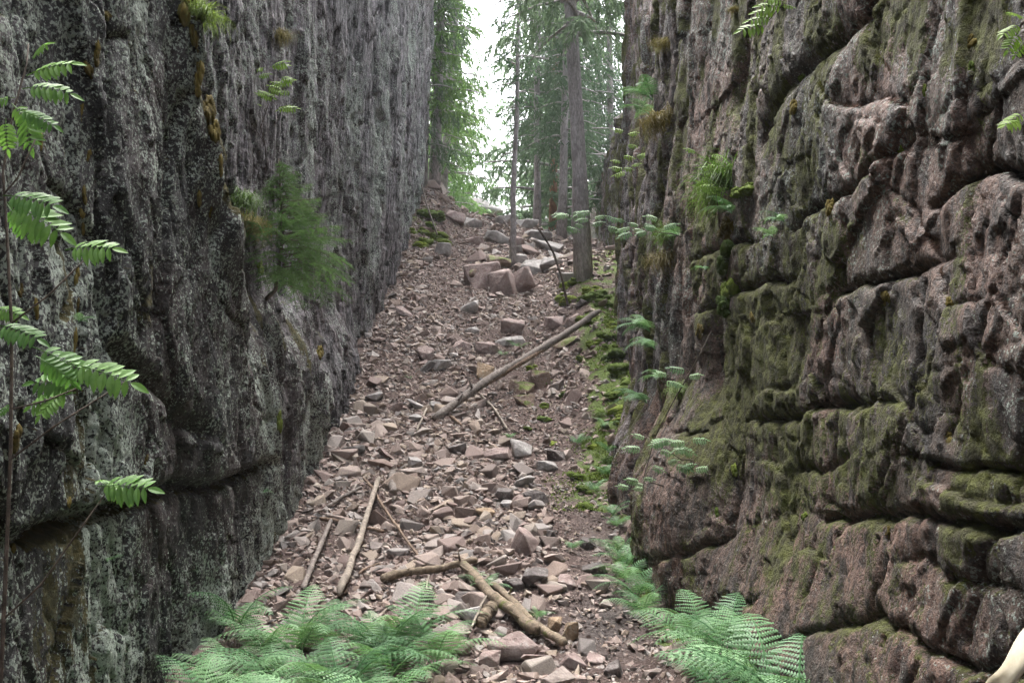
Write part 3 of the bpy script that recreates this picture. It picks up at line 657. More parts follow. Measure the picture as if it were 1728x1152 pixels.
for (ex, ey, er) in EXCL: inw &= np.hypot(cand[:, 0] - ex, cand[:, 1] - ey) > er * 0.8
cand = cand[inw]; gz = G(cand[:, 0], cand[:, 1])
pu = np.array([proj((c[0], c[1], z)) for c, z in zip(cand, gz)])
score = cand[:, 2] / pu[:, 2]; score[(pu[:, 0] < 0) | (pu[:, 0] > 1728) | (pu[:, 1] > 1140) | ((pu[:, 1] > 1020) & (pu[:, 0] < 740))] = 0
order = np.argsort(-score); top = order[:235]; low = order[235:]
STW = {0: 'angular', 1: 'wedge shaped', 2: 'blocky', 3: 'flat'}
seen_lab = {}
for i in top:
    x, y, s = cand[i]; k = rg.randrange(len(SV)); ms = SV[k]
    d = Vector((1, 1, 1)); o = obj('scree_stone', ms)
    sz = s * 1.12; flat = rg.choice([0.75, 1.0, 1.1])
    R3 = slope_frame(x, y) @ bed_rot(rg, 0.30)
    o.matrix_world = Matrix.Translation((x, y, gz[i] + s * 0.08)) @ R3.to_4x4() @ Matrix.Diagonal((sz, sz, sz * flat, 1))
    w = s * FPX / pu[i, 2]
    size = 'large' if w > 38 else 'medium' if w > 27 else 'small'
    shp = 'flat' if flat < 0.9 else ['angular', 'blocky'][k % 2]
    seen_lab.setdefault((f'{size} {shp} broken stone {zone_phrase(x, y)}', f'{size} loose stones of the scree'), []).append((pu[i, 0], o))
ORD = ['first', 'second', 'third', 'fourth', 'fifth', 'sixth', 'seventh', 'eighth', 'ninth', 'tenth', 'eleventh', 'twelfth', 'thirteenth', 'fourteenth', 'fifteenth', 'sixteenth', 'seventeenth', 'eighteenth', 'nineteenth', 'twentieth', 'twenty-first', 'twenty-second', 'twenty-third', 'twenty-fourth', 'twenty-fifth'] + ['farthest'] * 60
for (lb, gp_), lst in seen_lab.items():
    lst.sort(key=lambda q: q[0])
    for k, (_, o) in enumerate(lst): tag(o, lb + (f', {ORD[k]} from left' if len(lst) > 1 else ''), 'stone', gp_)
def scatter(pts, seed, vs_list, sink, tilt):
    rg_ = np.random.default_rng(seed); VV = []; FF = []; TT_ = []; n0 = 0
    tri = []
    for ms in vs_list:
        ms.calc_loop_triangles(); tri.append((np.array([v.co for v in ms.vertices]), np.array([t.vertices for t in ms.loop_triangles])))
    for (x, y, s), z in pts:
        v_, f_ = tri[rg_.integers(len(tri))]
        a, b, c = rg_.uniform(0, 6.28), rg_.normal(0, tilt), rg_.normal(0, tilt)
        R = np.array(Matrix.Rotation(a, 3, 'Z') @ Matrix.Rotation(b, 3, 'X') @ Matrix.Rotation(c, 3, 'Y'))
        q = (v_ * np.array([1, rg_.uniform(0.7, 1.1), rg_.uniform(0.7, 1.2)]) * s) @ R.T + np.array([x, y, z + s * sink])
        VV.append(q); FF.append(f_ + n0); TT_.append(np.full(len(q), rg_.random())); n0 += len(q)
    return np.concatenate(VV), np.concatenate(FF), np.concatenate(TT_)
SV2 = [hull_mesh('pebble', 300 + i, 10, (1.0, rnd.uniform(0.6, 0.95), rnd.uniform(0.4, 0.7)), M['stone'], 0.0) for i in range(16)]
v_, f_, t_ = scatter([(tuple(cand[i]), gz[i]) for i in low], 5, SV2, 0.07, 0.38)
o = obj('scree_stones', mesh_np('scree_stones', v_, f_, M['stone'], False, {'tint': t_}))
tag(o, 'loose mass of small broken pinkish grey stones covering the slope', 'scree', kind='stuff')
gp = []
rgn = np.random.default_rng(9)
yy = 5.0 + 21 * rgn.random(44000) ** 1.3; xx = rgn.uniform(-2.3, 2.0, 44000); ss = (0.012 + 0.030 * rgn.random(44000) ** 2) * (1 + np.clip(yy - 8, 0, 20) / 14)
ok = (xx > XL(yy, G(xx, yy) + 0.05)) & (xx < XR(yy, G(xx, yy) + 0.05)); ok &= rgn.random(44000) < 0.8 - 0.7 * sm(0.7, 1.1, xx) * sm(11, 12.5, yy)
xx, yy, ss = xx[ok], yy[ok], ss[ok]; zz = G(xx, yy)
PB = [hull_mesh('chip', 350 + i, 6, (1.0, rnd.uniform(0.6, 0.95), rnd.uniform(0.35, 0.7)), M['stone'], 0.0) for i in range(8)]
v_, f_, t_ = scatter([((xx[i], yy[i], ss[i]), zz[i]) for i in range(len(xx))], 6, PB, 0.15, 0.5)
o = obj('gravel', mesh_np('gravel', v_, f_, M['stone'], False, {'tint': t_}))
tag(o, 'fine reddish gravel between the larger stones', 'gravel', kind='stuff')

# ---------------------------------------------------------------- dead wood
def log(name, px, wpx, mat, label, lift=0.0, ends=None, group='dead wood lying on the scree', taper=0.75, sides=9, bend=0.02, knots=0, cat_='log'):
    P = []
    for i, (u, v) in enumerate(px):
        p = hit(u, v, 'g') if not (ends and i in ends) else at(u, v, ends[i])
        P.append(np.array(p, float))
    D = float(np.mean([p[1] for p in P])); r0 = wpx / FPX * D * 0.37
    rg = random.Random(hash(px[0]) & 0xffff); n = 40
    ts = np.linspace(0, len(P) - 1, n); pts = []; rg0 = rg.uniform(0, 6)
    for k, t in enumerate(ts):
        i = min(int(t), len(P) - 2); f = t - i; q = P[i] * (1 - f) + P[i + 1] * f
        q = q + np.array([rg.uniform(-1, 1), rg.uniform(-1, 1), rg.uniform(-1, 1)]) * r0 * bend * 2.5 + np.array([math.sin(t * 2.1 + rg0), math.cos(t * 1.7 + rg0), math.sin(t * 3.1)]) * r0 * bend * 22
        if not ends: q[2] = max(q[2], float(G(q[0], q[1])[0]) + 0.0)
        q[2] += r0 * 0.6 + lift; pts.append(q)
    base = pts[0].copy(); root = empty(name, base)
    loc = [Vector(p - base) for p in pts]
    mb = MB(); rads = [r0 * (1 - (1 - taper) * k / (n - 1)) * (1 + rg.uniform(-0.07, 0.07) + 0.06 * math.sin(k * 0.45 + rg0)) * (0.55 if k in (0, n - 1) else 1) for k in range(n)]
    mb.tube(loc, rads, sides, True, 0.10, rg); mb.build('stem', M[mat], root)
    for k in range(knots):
        i = rg.randrange(2, n - 2); d = Vector((rg.uniform(-1, 1), rg.uniform(-1, 1), rg.uniform(0.0, 1))).normalized()
        b = MB(); b.tube([loc[i], loc[i] + d * r0 * 1.6, loc[i] + d * r0 * rg.uniform(2.2, 3.4) + Vector((0, 0, r0 * 0.3))], [r0 * 0.38, r0 * 0.28, r0 * 0.12], 6); b.build('branch_stub', M[mat], root)
    tag(root, label, cat_, group); return root, loc, r0
def ground_D(u, v): return hit(u, v, 'g')[1]
dA = ground_D(728, 712)
lg, lloc, lr = log('fallen_log', [(728, 712), (870, 620), (1013, 527)], 19, 'wood_grey', 'long weathered log leaning diagonally from the scree onto the right bank', ends={0: dA, 1: dA + 1.3, 2: dA + 2.5}, taper=0.85, sides=12, knots=3, bend=0.03)
mb = MB(); mb.tube([p + Vector((0.0, -lr * 0.6, -lr * 0.55)) for p in lloc[10:31:3]], [lr * 0.2, lr * 0.62, lr * 0.7, lr * 0.6, lr * 0.7, lr * 0.55, lr * 0.15], 7, True, 0.2, random.Random(3))
mb.build('split_wood', M['wood_brown'], lg)
log('stick', [(812, 672), (836, 702), (856, 731)], 6, 'wood_pale', 'thin pale stick sticking out below the long diagonal log', lift=0.04, cat_='stick')
log('stick', [(724, 690), (702, 736)], 6, 'wood_pale', 'thin pale splinter left of the long log\'s lower end', lift=0.05, cat_='stick')
log('stick', [(752, 702), (778, 722)], 8, 'wood_brown', 'short brown stick poking from under the long log', lift=0.02, cat_='stick')
log('pole', [(641, 823), (606, 925), (572, 1026)], 13, 'wood_pale', 'longest bleached pole, leaning over two sticks on the lower scree', lift=0.09, taper=1.2, cat_='pole')
log('pole', [(557, 892), (536, 950), (512, 1012)], 11, 'wood_grey', 'grey white pole lying by the left cliff above the ferns', lift=0.07, taper=1.15, cat_='pole')
log('stick', [(612, 815), (655, 875), (706, 949)], 7, 'wood_brown', 'straight brown stick crossing under the bleached pole', lift=0.05, cat_='stick')
log('branch', [(540, 882), (590, 893), (647, 905)], 10, 'wood_brown', 'dark horizontal branch crossing beneath the bleached pole', lift=0.03, knots=2, cat_='branch')
log('stick', [(552, 862), (612, 828)], 9, 'wood_grey', 'short grey stick against the left cliff above the crossed poles', lift=0.03, cat_='stick')
log('fallen_log', [(645, 988), (720, 973), (806, 955)], 20, 'wood_mossy', 'mossy rotten log lying crosswise above the fern bed', lift=0.03, knots=2, sides=12)
log('fallen_log', [(780, 968), (830, 1022), (905, 1085)], 23, 'wood_mossy', 'thick rotten log pointing down to the large boulder', lift=0.06, taper=1.1, sides=12, knots=2)
log('fallen_log', [(828, 1000), (890, 1055), (955, 1102)], 18, 'wood_mossy', 'thinner rotten log parallel to the thick one, right of it', lift=0.05, taper=1.1, sides=12, knots=3)
log('log_stump', [(826, 1038), (816, 1066)], 34, 'wood_mossy', 'short mossy log butt beside the thick rotten log', lift=0.02, sides=14, cat_='log')
log('stick', [(822, 1030), (796, 1086)], 7, 'wood_pale', 'thin pale stick propped on the short mossy log butt', lift=0.10, cat_='stick')
log('stick', [(682, 1012), (722, 994)], 6, 'wood_brown', 'thin brown stick below the crosswise mossy log', lift=0.05, cat_='stick')
log('stick', [(724, 982), (720, 1008)], 5, 'wood_pale', 'tiny pale stick propped under the crosswise mossy log', lift=0.05, cat_='stick')
log('stick', [(606, 976), (642, 958)], 6, 'wood_brown', 'small brown stick left of the crosswise mossy log', lift=0.03, cat_='stick')
log('wood_chunk', [(662, 806), (668, 838)], 24, 'wood_grey', 'chunk of grey split wood above the crossed sticks', lift=0.01, sides=5, cat_='wood')
log('branch', [(960, 520), (948, 470), (932, 425), (908, 385)], 6, 'twig', 'bare bent dead sapling in front of the big spruce', ends={0: ground_D(960, 520), 1: ground_D(960, 520) - 0.1, 2: ground_D(960, 520) - 0.1, 3: ground_D(960, 520) - 0.2}, cat_='branch', group=None)
log('branch', [(738, 398), (722, 350), (711, 312)], 4, 'wood_grey', 'thin pale dead branch leaning at the end of the left cliff', ends={0: 22.6, 1: 22.8, 2: 23.0}, cat_='branch', group=None)
pv = hit(1200, 562, 'r')
log('branch', [(1201, 560), (1180, 600), (1140, 672), (1105, 740), (1086, 805)], 4, 'twig', 'bare dark branch curving down across the right cliff', ends={0: pv[1] - 0.05, 1: pv[1] - 0.1, 2: pv[1], 3: pv[1] + 0.1, 4: pv[1] + 0.3}, taper=0.4, cat_='branch', group=None)

# ---------------------------------------------------------------- ferns
def frond_mesh(seed, start=62, end=-25, width=0.30):
    rg = random.Random(seed); mb = MB(); n = 30; pts = []; p = Vector((0, 0, 0)); side = rg.uniform(-0.25, 0.25)
    for i in range(n + 1):
        t = i / n; a = math.radians(start + (end - start) * t ** 1.3)
        pts.append(p.copy()); p = p + Vector((math.cos(a), side * t * 0.6, math.sin(a))) / n
    stem = 0.16
    mb.tube(pts[::3], [0.009 * (1 - 0.85 * k / 10) for k in range(len(pts[::3]))], 4, False)
    N = 17
    for j in range(N):
        t = stem + (1 - stem) * j / N; i = min(int(t * n), n - 1); f = t * n - i
        o_ = pts[i].lerp(pts[i + 1], f); T = (pts[i + 1] - pts[i]).normalized(); S = Vector((0, 1, 0)); S = (S - T * S.dot(T)).normalized(); U = T.cross(S); 
        if U.z < 0: U = -U
        q = (t - stem) / (1 - stem)
        L = width * (0.62 + 0.38 * min(1, q / 0.22)) * (1 - q) ** 0.85 + 0.012
        for sg in (-1, 1):
            d = (S * sg + T * (0.28 + 0.5 * q) - U * 0.12).normalized(); pn = max(4, int(L / 0.019))
            droop = rg.uniform(0.10, 0.35); tw = rg.uniform(-0.15, 0.15)
            W = (T - d * T.dot(d)).normalized() + U * tw
            for k in range(pn):
                s_ = (k + 0.4) / pn; c = o_ + d * (L * s_) - U * (L * droop * s_ * s_)
                wl = 0.0165 * (1 - s_) ** 0.6 * (0.55 + 0.6 * min(L / width, 1)) + 0.003; h = L / pn * 0.62
                for sg2 in (-1, 1):
                    e = c + W * (wl * sg2) + d * (wl * 0.35) - U * (0.15 * wl)
                    mb.tri(c - d * h * 0.75, e - d * h * 0.18, e + d * h * 0.35, c + d * h * 0.75)
    return mb.mesh('frond', M['fern'], False)
FR = [frond_mesh(40 + i, rnd.uniform(55, 72), rnd.uniform(-45, -10), rnd.uniform(0.27, 0.34)) for i in range(6)]
def fern(p, n, L, label, group, rg, facing=None, spread=math.pi, lean=0.0, name='fern'):
    root = empty(name, p); tag(root, label, 'fern', group)
    a0 = rg.uniform(0, 6.28) if facing is None else facing
    for k in range(n):
        az = a0 + (2 * math.pi * k / n if facing is None else spread * (k / max(1, n - 1) - 0.5) * 2) + rg.uniform(-0.25, 0.25)
        o = obj('frond', rg.choice(FR), root); s = L * rg.uniform(0.75, 1.15)
        o.scale = (s, s, s); o.rotation_euler = (rg.uniform(-0.25, 0.25), rg.uniform(-0.15, 0.3) + lean, az)
    return root
rg = random.Random(21)
spots = []
for yy_ in np.arange(4.3, 8.0, 0.37):
    for xx_ in np.arange(-2.1, 0.0, 0.37):
        x = xx_ + rg.uniform(-0.17, 0.17); y = yy_ + rg.uniform(-0.17, 0.17); z = float(G(x, y)[0])
        u, v, f = proj((x, y, z + 0.25))
        if u > 800 - (1152 - v) * 0.55 or v < 1010 or x < XL(y, z + 0.2)[0] + 0.12: continue
        if u < 190 or v > 1330: continue
        spots.append((x, y, z, u, v))
spots.sort(key=lambda q: -q[1])
nrow = 5; per = (len(spots) + nrow - 1) // nrow
for r_i in range(nrow):
    row = sorted(spots[r_i * per:(r_i + 1) * per], key=lambda q: q[0])
    for k, (x, y, z, u, v) in enumerate(row):
        lab = f"{ORD[k]} fern from the left cliff in the {['rearmost', 'second', 'middle', 'fourth', 'front'][r_i]} row of the fern bed"
        fern((x, y, z), rg.choice([5, 6]), rg.uniform(0.48, 0.72), lab, 'ferns of the bed at the lower left', rg)
for (u, v, L, n, lab) in [
    (1060, 985, 0.42, 6, 'fern at the right cliff foot beside the brown stones'), (1085, 1040, 0.45, 6, 'fern at the right cliff foot nearest the wet patch'), (1045, 935, 0.36, 6, 'fern at the right cliff foot below the dark overhang'), (1040, 890, 0.28, 5, 'small bright fern under the dark overhang'),
    (966, 928, 0.22, 5, 'small lone fern on the open scree by the red slab'), (820, 1000, 0.26, 6, 'small fern growing over the rotten logs'), (800, 985, 0.2, 5, 'tiny fern behind the rotten logs'), (905, 1045, 0.18, 6, 'small fern between the two rotten logs'),
    (1005, 830, 0.25, 5, 'small fern at the foot of the mossy bank'), (875, 590, 0.28, 5, 'fern beside the long pale slab'), (850, 600, 0.22, 4, 'small fern below the long pale slab'), (800, 470, 0.22, 5, 'fern on the left of the outcrop boulder'), (690, 640, 0.1, 4, 'tiny fern near the left cliff in mid scree'), (860, 740, 0.14, 5, 'little fern at the tip of the thin pale stick'), (800, 655, 0.12, 5, 'tiny fern under the ochre block'), (860, 1082, 0.16, 5, 'small fern behind the large boulder'), (975, 750, 0.25, 6, 'fern in the moss of the right bank'), (1035, 870, 0.3, 6, 'fern tucked under the dark overhang above the small bright one'), (1022, 805, 0.28, 6, 'fern in the moss strip above the overhang'), (1028, 765, 0.26, 5, 'fern in the moss strip beside the pillar foot'), (1020, 725, 0.24, 5, 'highest fern of the moss strip'), (1055, 960, 0.4, 6, 'fern between the cliff foot ferns and the brown stone'), (1075, 1010, 0.42, 6, 'dense fern just above the one nearest the wet patch')]:
    p = hit(u, v, 'gr'); fern(p, n, L, lab, 'ferns scattered along the gorge', rg)
for k, (y, off, L) in enumerate([(6.9, 0.20, 0.46), (6.45, 0.24, 0.50), (6.1, 0.10, 0.56), (5.9, 0.26, 0.50), (5.6, 0.08, 0.66), (5.4, 0.20, 0.52), (5.05, 0.06, 0.72), (4.65, 0.06, 0.70)]):
    x = float(XR(y, float(G(1.1, y)[0]) + 0.25)[0]) - off
    fern((x, y, float(G(x, y)[0])), 7, L, ['fern at the upper left of the lower right clump', 'fern in the lower right clump nearest the path', 'fern of the lower right clump pressed against the cliff', 'low fern in the middle of the lower right clump', 'tallest fern of the lower right clump, against the red cliff', 'lowest fern of the lower right clump', 'fern with long arching fronds right of the lower right clump', 'lone fern tip at the bottom edge below the red cliff'][k], 'ferns scattered along the gorge', rg)
def wall_fern(u, v, side, n, L, lab):
    p = hit(u, v, 'r' if side > 0 else 'l'); p = p + np.array([-side * 0.02, 0, 0])
    fern(p, n, L, lab, 'ferns growing out of the cliffs', rg, facing=math.pi if side > 0 else 0.0, spread=1.2, lean=0.25)
for a in [(1100, 560, 1, 7, 0.46, 'large fern hanging off the far right pillar'), (1110, 590, 1, 6, 0.42, 'fern hanging just below the large one on the right pillar'), (1095, 680, 1, 6, 0.42, 'lowest pale fern hanging on the right pillar'), (1120, 640, 1, 5, 0.3, 'small fern between the two big ones on the right pillar'),
          (1105, 170, 1, 7, 0.5, 'dark fern under the notch high on the right pillar'), (1100, 195, 1, 5, 0.42, 'fern fronds below the one under the notch'), (1150, 400, 1, 5, 0.26, 'fern left of the mossy root stump'), (1240, 360, 1, 6, 0.26, 'fern growing beside the mossy root stump'), (1330, 375, 1, 5, 0.17, 'small fern on the pinkish ledge right of the stump'), (1310, 400, 1, 4, 0.15, 'lower small fern on the pinkish ledge'), (1195, 455, 1, 4, 0.15, 'tiny fern left below the mossy stump'),
          (440, 832, -1, 3, 0.10, 'tiny fern in the horizontal crack of the left cliff'), (180, 945, -1, 3, 0.09, 'tiny bright fern low on the left cliff'), (125, 545, -1, 4, 0.10, 'tiny bright fern on the brown moss of the left cliff')]: wall_fern(*a)

# ---------------------------------------------------------------- pinnate leaved saplings
def pinnate_mesh(seed, pairs, mat, lw=0.30, wid=0.085, droop=0.35):
    rg = random.Random(seed); mb = MB(); N = 24
    def P(t): return Vector((t * (1 - 0.08 * t * droop * 3), 0, 0.10 * t - droop * 0.9 * t * t))
    mb.tube([P(k / 6) for k in range(7)], [0.011 * (1 - 0.7 * k / 6) for k in range(7)], 4, False)
    def leaflet(o_, d, n_, L, w):
        s_ = d.cross(n_).normalized(); prev = None
        prof = [(0, 0.05), (0.15, 0.62), (0.4, 1.0), (0.65, 0.86), (0.85, 0.45), (1.0, 0.02)]
        for k in range(len(prof)):
            t, h = prof[k]; c = o_ + d * (L * t) - n_ * (L * 0.22 * t * t)
            cur = (c + s_ * (w * h) + n_ * (w * 0.28 * h), c, c - s_ * (w * h) + n_ * (w * 0.28 * h))
            if prev: mb.tri(prev[0], cur[0], cur[1], prev[1]); mb.tri(prev[1], cur[1], cur[2], prev[2])
            prev = cur
    for j in range(pairs):
        t = 0.22 + 0.72 * j / (pairs - 0.5); o_ = P(t); T = (P(t + 0.02) - P(t)).normalized(); up = Vector((0, 1, 0)).cross(T) * -1
        if up.z < 0: up = -up
        sc = 0.78 + 0.35 * math.sin(math.pi * min(1, (j + 0.6) / pairs))
        for sg in (-1, 1):
            d = (Vector((0, sg, 0)) + T * rg.uniform(0.3, 0.5) - up * rg.uniform(0.05, 0.35)).normalized(); nn = (up + Vector((0, sg * 0.15, 0))).normalized()
            leaflet(o_, d, nn, lw * sc * rg.uniform(0.9, 1.1), wid * sc)
    leaflet(P(0.96), (P(1) - P(0.96)).normalized(), Vector((0, 0, 1)), lw * 0.9, wid)
    return mb.mesh('leaf', mat, False)
RW = [pinnate_mesh(60 + i, 7, M['rowan'], 0.28, 0.056, rnd.uniform(0.2, 0.5)) for i in range(4)]
RS = [pinnate_mesh(65 + i, 6, M['rowan_pale'], 0.30, 0.05, rnd.uniform(0.1, 0.35)) for i in range(3)]
RY = [pinnate_mesh(70 + i, 5, M['young_leaf'], 0.33, 0.060, rnd.uniform(0.1, 0.4)) for i in range(3)]
def leaf_at(root, p0, p1, kinds, rg, face=1.1):
    p0 = Vector(p0); p1 = Vector(p1); d = p1 - p0; L = d.length; d.normalize()
    up = Vector((rg.uniform(-0.35, 0.35), -face + rg.uniform(-0.3, 0.3), 0.85)); S = up.cross(d).normalized(); U = d.cross(S)
    o = obj('leaf', rg.choice(kinds), root); B = root.location
    Mx = Matrix((d, S, U)).transposed().to_4x4(); o.matrix_local = Matrix.Translation(p0 - Vector(B)) @ Mx @ Matrix.Diagonal((L, L, L, 1)); return o
def sapling(name, stem_px, D, r, leaves, kinds, label, cat_='sapling', branches=(), anchor=None, dj=0.15, face=1.1, seed=1):
    rg = random.Random(seed)
    pts = [at(u, v, D + 0.03 * i) for i, (u, v) in enumerate(stem_px)]
    if anchor is not None: pts = [np.array(anchor)] + pts
    root = empty(name, pts[0]); loc = [Vector(p - pts[0]) for p in pts]
    mb = MB(); n = len(loc); mb.tube(loc, [r * (1 - 0.65 * k / (n - 1)) for k in range(n)], 6); mb.build('stem', M['twig'], root)
    for b in branches:
        q = [Vector(at(u, v, D) - pts[0]) for u, v in b]; mb = MB(); mb.tube(q, [r * 0.5 * (1 - 0.5 * k / len(q)) for k in range(len(q))], 5); mb.build('branch', M['twig'], root)
    wood_pts = [loc[k].lerp(loc[k + 1], f / 6) for k in range(1 if anchor is not None else 0, n - 1) for f in range(7)]
    for b in branches:
        q = [Vector(at(u, v, D) - pts[0]) for u, v in b]; wood_pts += [q[k].lerp(q[k + 1], f / 6) for k in range(len(q) - 1) for f in range(7)]
    for (u0, v0, u1, v1) in leaves:
        dd = D + rg.uniform(-dj, dj); pa = at(u0, v0, dd); lf = leaf_at(root, pa, at(u1, v1, dd - rg.uniform(0.0, 0.06)), kinds, rg, face)
        a_ = Vector(pa - pts[0]); b_ = min(wood_pts, key=lambda q: (q - a_).length + 0.3 * max(0.0, q.z - a_.z))
        if (b_ - a_).length > 0.01:
            mb = MB(); mb.tube([b_, b_.lerp(a_, 0.5) + Vector((0, 0, 0.08 * (b_ - a_).length)), a_], [r * 0.32, r * 0.28, r * 0.22], 4, False); so = mb.build('leaf_stalk', M['twig'], lf); so.matrix_parent_inverse = lf.matrix_local.inverted()
    tag(root, label, cat_); return root
sapling('rowan_sapling', [(8, 1000), (18, 760), (20, 560), (12, 400), (5, 290), (22, 190), (45, 110), (48, 75)], 2.4, 0.005,
    [(45, 128, 122, 98), (55, 100, 70, 62), (38, 150, 118, 140), (28, 185, 95, 208), (25, 165, -30, 175), (45, 180, 48, 246), (12, 342, 108, 388), (12, 345, 48, 398), (6, 330, 92, 340), (110, 422, 192, 412), (-6, 548, 66, 566), (-12, 520, 35, 528), (55, 585, 155, 628), (115, 612, 228, 642), (150, 648, 48, 640), (128, 662, 42, 684), (110, 660, 62, 700), (60, 600, 128, 640), (22, 680, -8, 700), (165, 820, 252, 818), (172, 812, 215, 842), (185, 815, 168, 800), (20, 175, 60, 215), (10, 200, 8, 250)],
    RW, 'rowan sapling with glossy green leaves in front of the left cliff', branches=[[(20, 545), (80, 500), (150, 432)], [(18, 775), (90, 720), (215, 642)], [(22, 690), (80, 675), (130, 655)], [(0, 1050), (70, 985), (130, 900), (180, 830)], [(5, 330), (30, 300), (60, 235)]], anchor=(-1.15, 2.38, float(G(-1.15, 2.38)[0]) - 0.03), seed=3)
# fresh green saplings rooted on the cliffs
def cliff_sapling(root_px, side, stem, leaves, kinds, label, r=0.006, off=0.25, dj=0.1, seed=1, cat_='sapling', branches=()):
    p = hit(*root_px, 'r' if side > 0 else 'l'); D = p[1] - off
    return sapling('rowan_sapling', stem, D, r, leaves, kinds, label, cat_, anchor=p, dj=dj, seed=seed, branches=branches)
def fan(cx, cy, w, h, n, L, seed, ang=None):
    rg = random.Random(seed); out = []
    for i in range(n):
        u = cx + rg.uniform(-w, w); v = cy + rg.uniform(-h, h); a = rg.uniform(-0.5, 0.6) + (math.pi if rg.random() < 0.45 else 0) if ang is None else ang + rg.uniform(-0.4, 0.4)
        l = 0.75 * L * rg.uniform(0.7, 1.15); out.append((u, v, u + math.cos(a) * l, v + math.sin(a) * l * 0.7))
    return out
cliff_sapling((450, 285), -1, [(448, 250), (440, 215), (455, 170), (470, 130)], fan(455, 150, 42, 38, 18, 38, 1) + fan(392, 165, 22, 32, 8, 32, 2), RY, 'leafy rowan shrub high on the left cliff above the small spruce', seed=4, off=0.4, branches=[[(445, 240), (420, 200), (390, 160)]])
cliff_sapling((1215, 385), 1, [(1212, 350), (1205, 310), (1196, 262)], fan(1192, 290, 18, 34, 13, 36, 3), RY, 'slender light green sapling above the mossy root stump', seed=5)
cliff_sapling((1165, 775), 1, [(1150, 775), (1135, 765), (1120, 750)], fan(1125, 770, 45, 30, 15, 42, 5), RS, 'pale leaved rowan twig spreading low on the right cliff', seed=6, off=0.3)
cliff_sapling((1120, 820), 1, [(1105, 815), (1090, 812)], fan(1075, 815, 22, 14, 5, 34, 6), RS, 'small rowan twig at the foot of the dark overhang', seed=7, off=0.2)
cliff_sapling((1330, -25), 1, [(1318, 10), (1300, 32), (1285, 45)], [(1325, 5, 1285, -5), (1322, 12, 1280, 10), (1312, 18, 1272, 22), (1305, 28, 1262, 36), (1295, 42, 1248, 52), (1318, 8, 1340, 12)], RY, 'bright yellow green leaf spray hanging at the top of the right cliff', seed=8, dj=0.04)
cliff_sapling((1740, 20), 1, [(1725, 40), (1715, 60)], [(1722, 40, 1690, 60), (1720, 55, 1700, 85), (1726, 30, 1705, 20), (1728, 190, 1695, 210), (1726, 205, 1692, 212), (1728, 70, 1712, 95)], RY, 'yellow green leaves at the upper right edge of the photo', seed=9, dj=0.03)
cliff_sapling((1150, 400), 1, [(1135, 395), (1110, 392), (1085, 388)], fan(1090, 385, 30, 16, 9, 36, 12), RS, 'leafy twig jutting left from the right pillar', seed=10)
cliff_sapling((1075, 420), 1, [(1050, 400), (1010, 375), (960, 365)], fan(990, 372, 50, 16, 13, 36, 13), RS, 'long leafy rowan twig reaching across the big spruce trunk', seed=11, off=0.5)
cliff_sapling((1085, 300), 1, [(1072, 300), (1062, 280), (1058, 240)], fan(1062, 265, 16, 45, 12, 30, 14), RY, 'light green saplings on the far right pillar', seed=12)
cliff_sapling((1180, 640), 1, [(1160, 640), (1145, 636)], fan(1140, 636, 22, 10, 5, 38, 15), RS, 'small twig of pale leaves beside the bare dark branch', seed=13, off=0.2)

# ---------------------------------------------------------------- grass tufts, moss cushions
def tuft_mesh(seed, n, mat, hang):
    rg = random.Random(seed); mb = MB()
    for i in range(n):
        a = rg.uniform(0, 6.28); o_ = Vector((rg.gauss(0, 0.12), rg.gauss(0, 0.12), rg.uniform(-0.03, 0.06))); d = Vector((math.cos(a), math.sin(a), 0)); L = rg.uniform(0.5, 1.05); w = rg.uniform(0.006, 0.011)
        side = Vector((-d.y, d.x, 0)) * w; el = rg.uniform(0.3, 1.3); pts = []; p = o_.copy()
        for k in range(5):
            pts.append(p.copy()); e = el - (hang + 0.4 * rg.random()) * k / 2.2
            p = p + (d * math.cos(e) + Vector((0, 0, math.sin(e)))) * L / 4
        for k in range(4):
            f0 = 1 - k / 4.2; f1 = 1 - (k + 1) / 4.2
            mb.tri(pts[k] - side * f0, pts[k] + side * f0, pts[k + 1] + side * f1, pts[k + 1] - side * f1)
    return mb.mesh('grass_tuft', mat, False)
TG = [tuft_mesh(80 + i, 330, M['grass'], 1.5) for i in range(2)]; TD = [tuft_mesh(90 + i, 380, M['grass_dry'], 2.1) for i in range(2)]
def tuft(u, v, side, L, kinds, label, z=1.0):
    p = hit(u, v, 'r' if side > 0 else 'l') if side else hit(u, v, 'g')
    o = obj('grass_tuft', rnd.choice(kinds)); o.location = p + np.array([-side * 0.03, 0, 0]); o.scale = (L, L, L * z); o.rotation_euler = (0, -0.35 * side, rnd.uniform(0, 6))
    tag(o, label, 'grass')
tuft(402, 345, -1, 0.42, TG, 'green grass tuft on the ledge left of the small spruce'); tuft(415, 385, -1, 0.46, TD, 'brown drooping grass clump under the green tuft on the left cliff')
tuft(1235, 315, 1, 0.52, TG, 'long green grass drooping over the mossy root stump'); tuft(1215, 345, 1, 0.42, TG, 'soft green grass left of the mossy root stump'); tuft(1135, 405, 1, 0.4, TG, 'green grass tuft hanging on the right pillar'); tuft(1128, 440, 1, 0.4, TD, 'dark brown grass hanging under the green tuft on the right pillar')
tuft(1122, 210, 1, 0.5, TD, 'dark dead grass hanging below the fern under the notch'); tuft(1125, 80, 1, 0.3, TD, 'olive grass tuft beside the notch high on the right pillar'); tuft(1150, 660, 1, 0.22, TG, 'small grass clump beside the lowest fern on the pillar'); tuft(465, 65, -1, 0.35, TD, 'pale dry grass high on the left cliff'); tuft(1245, 20, 1, 0.12, TD, 'small dry tuft near the top of the right cliff')
tuft(1015, 700, 0, 0.25, TG, 'green grass in the moss at the right cliff foot'); tuft(1030, 780, 0, 0.25, TG, 'green grass beside the dark overhang foot')
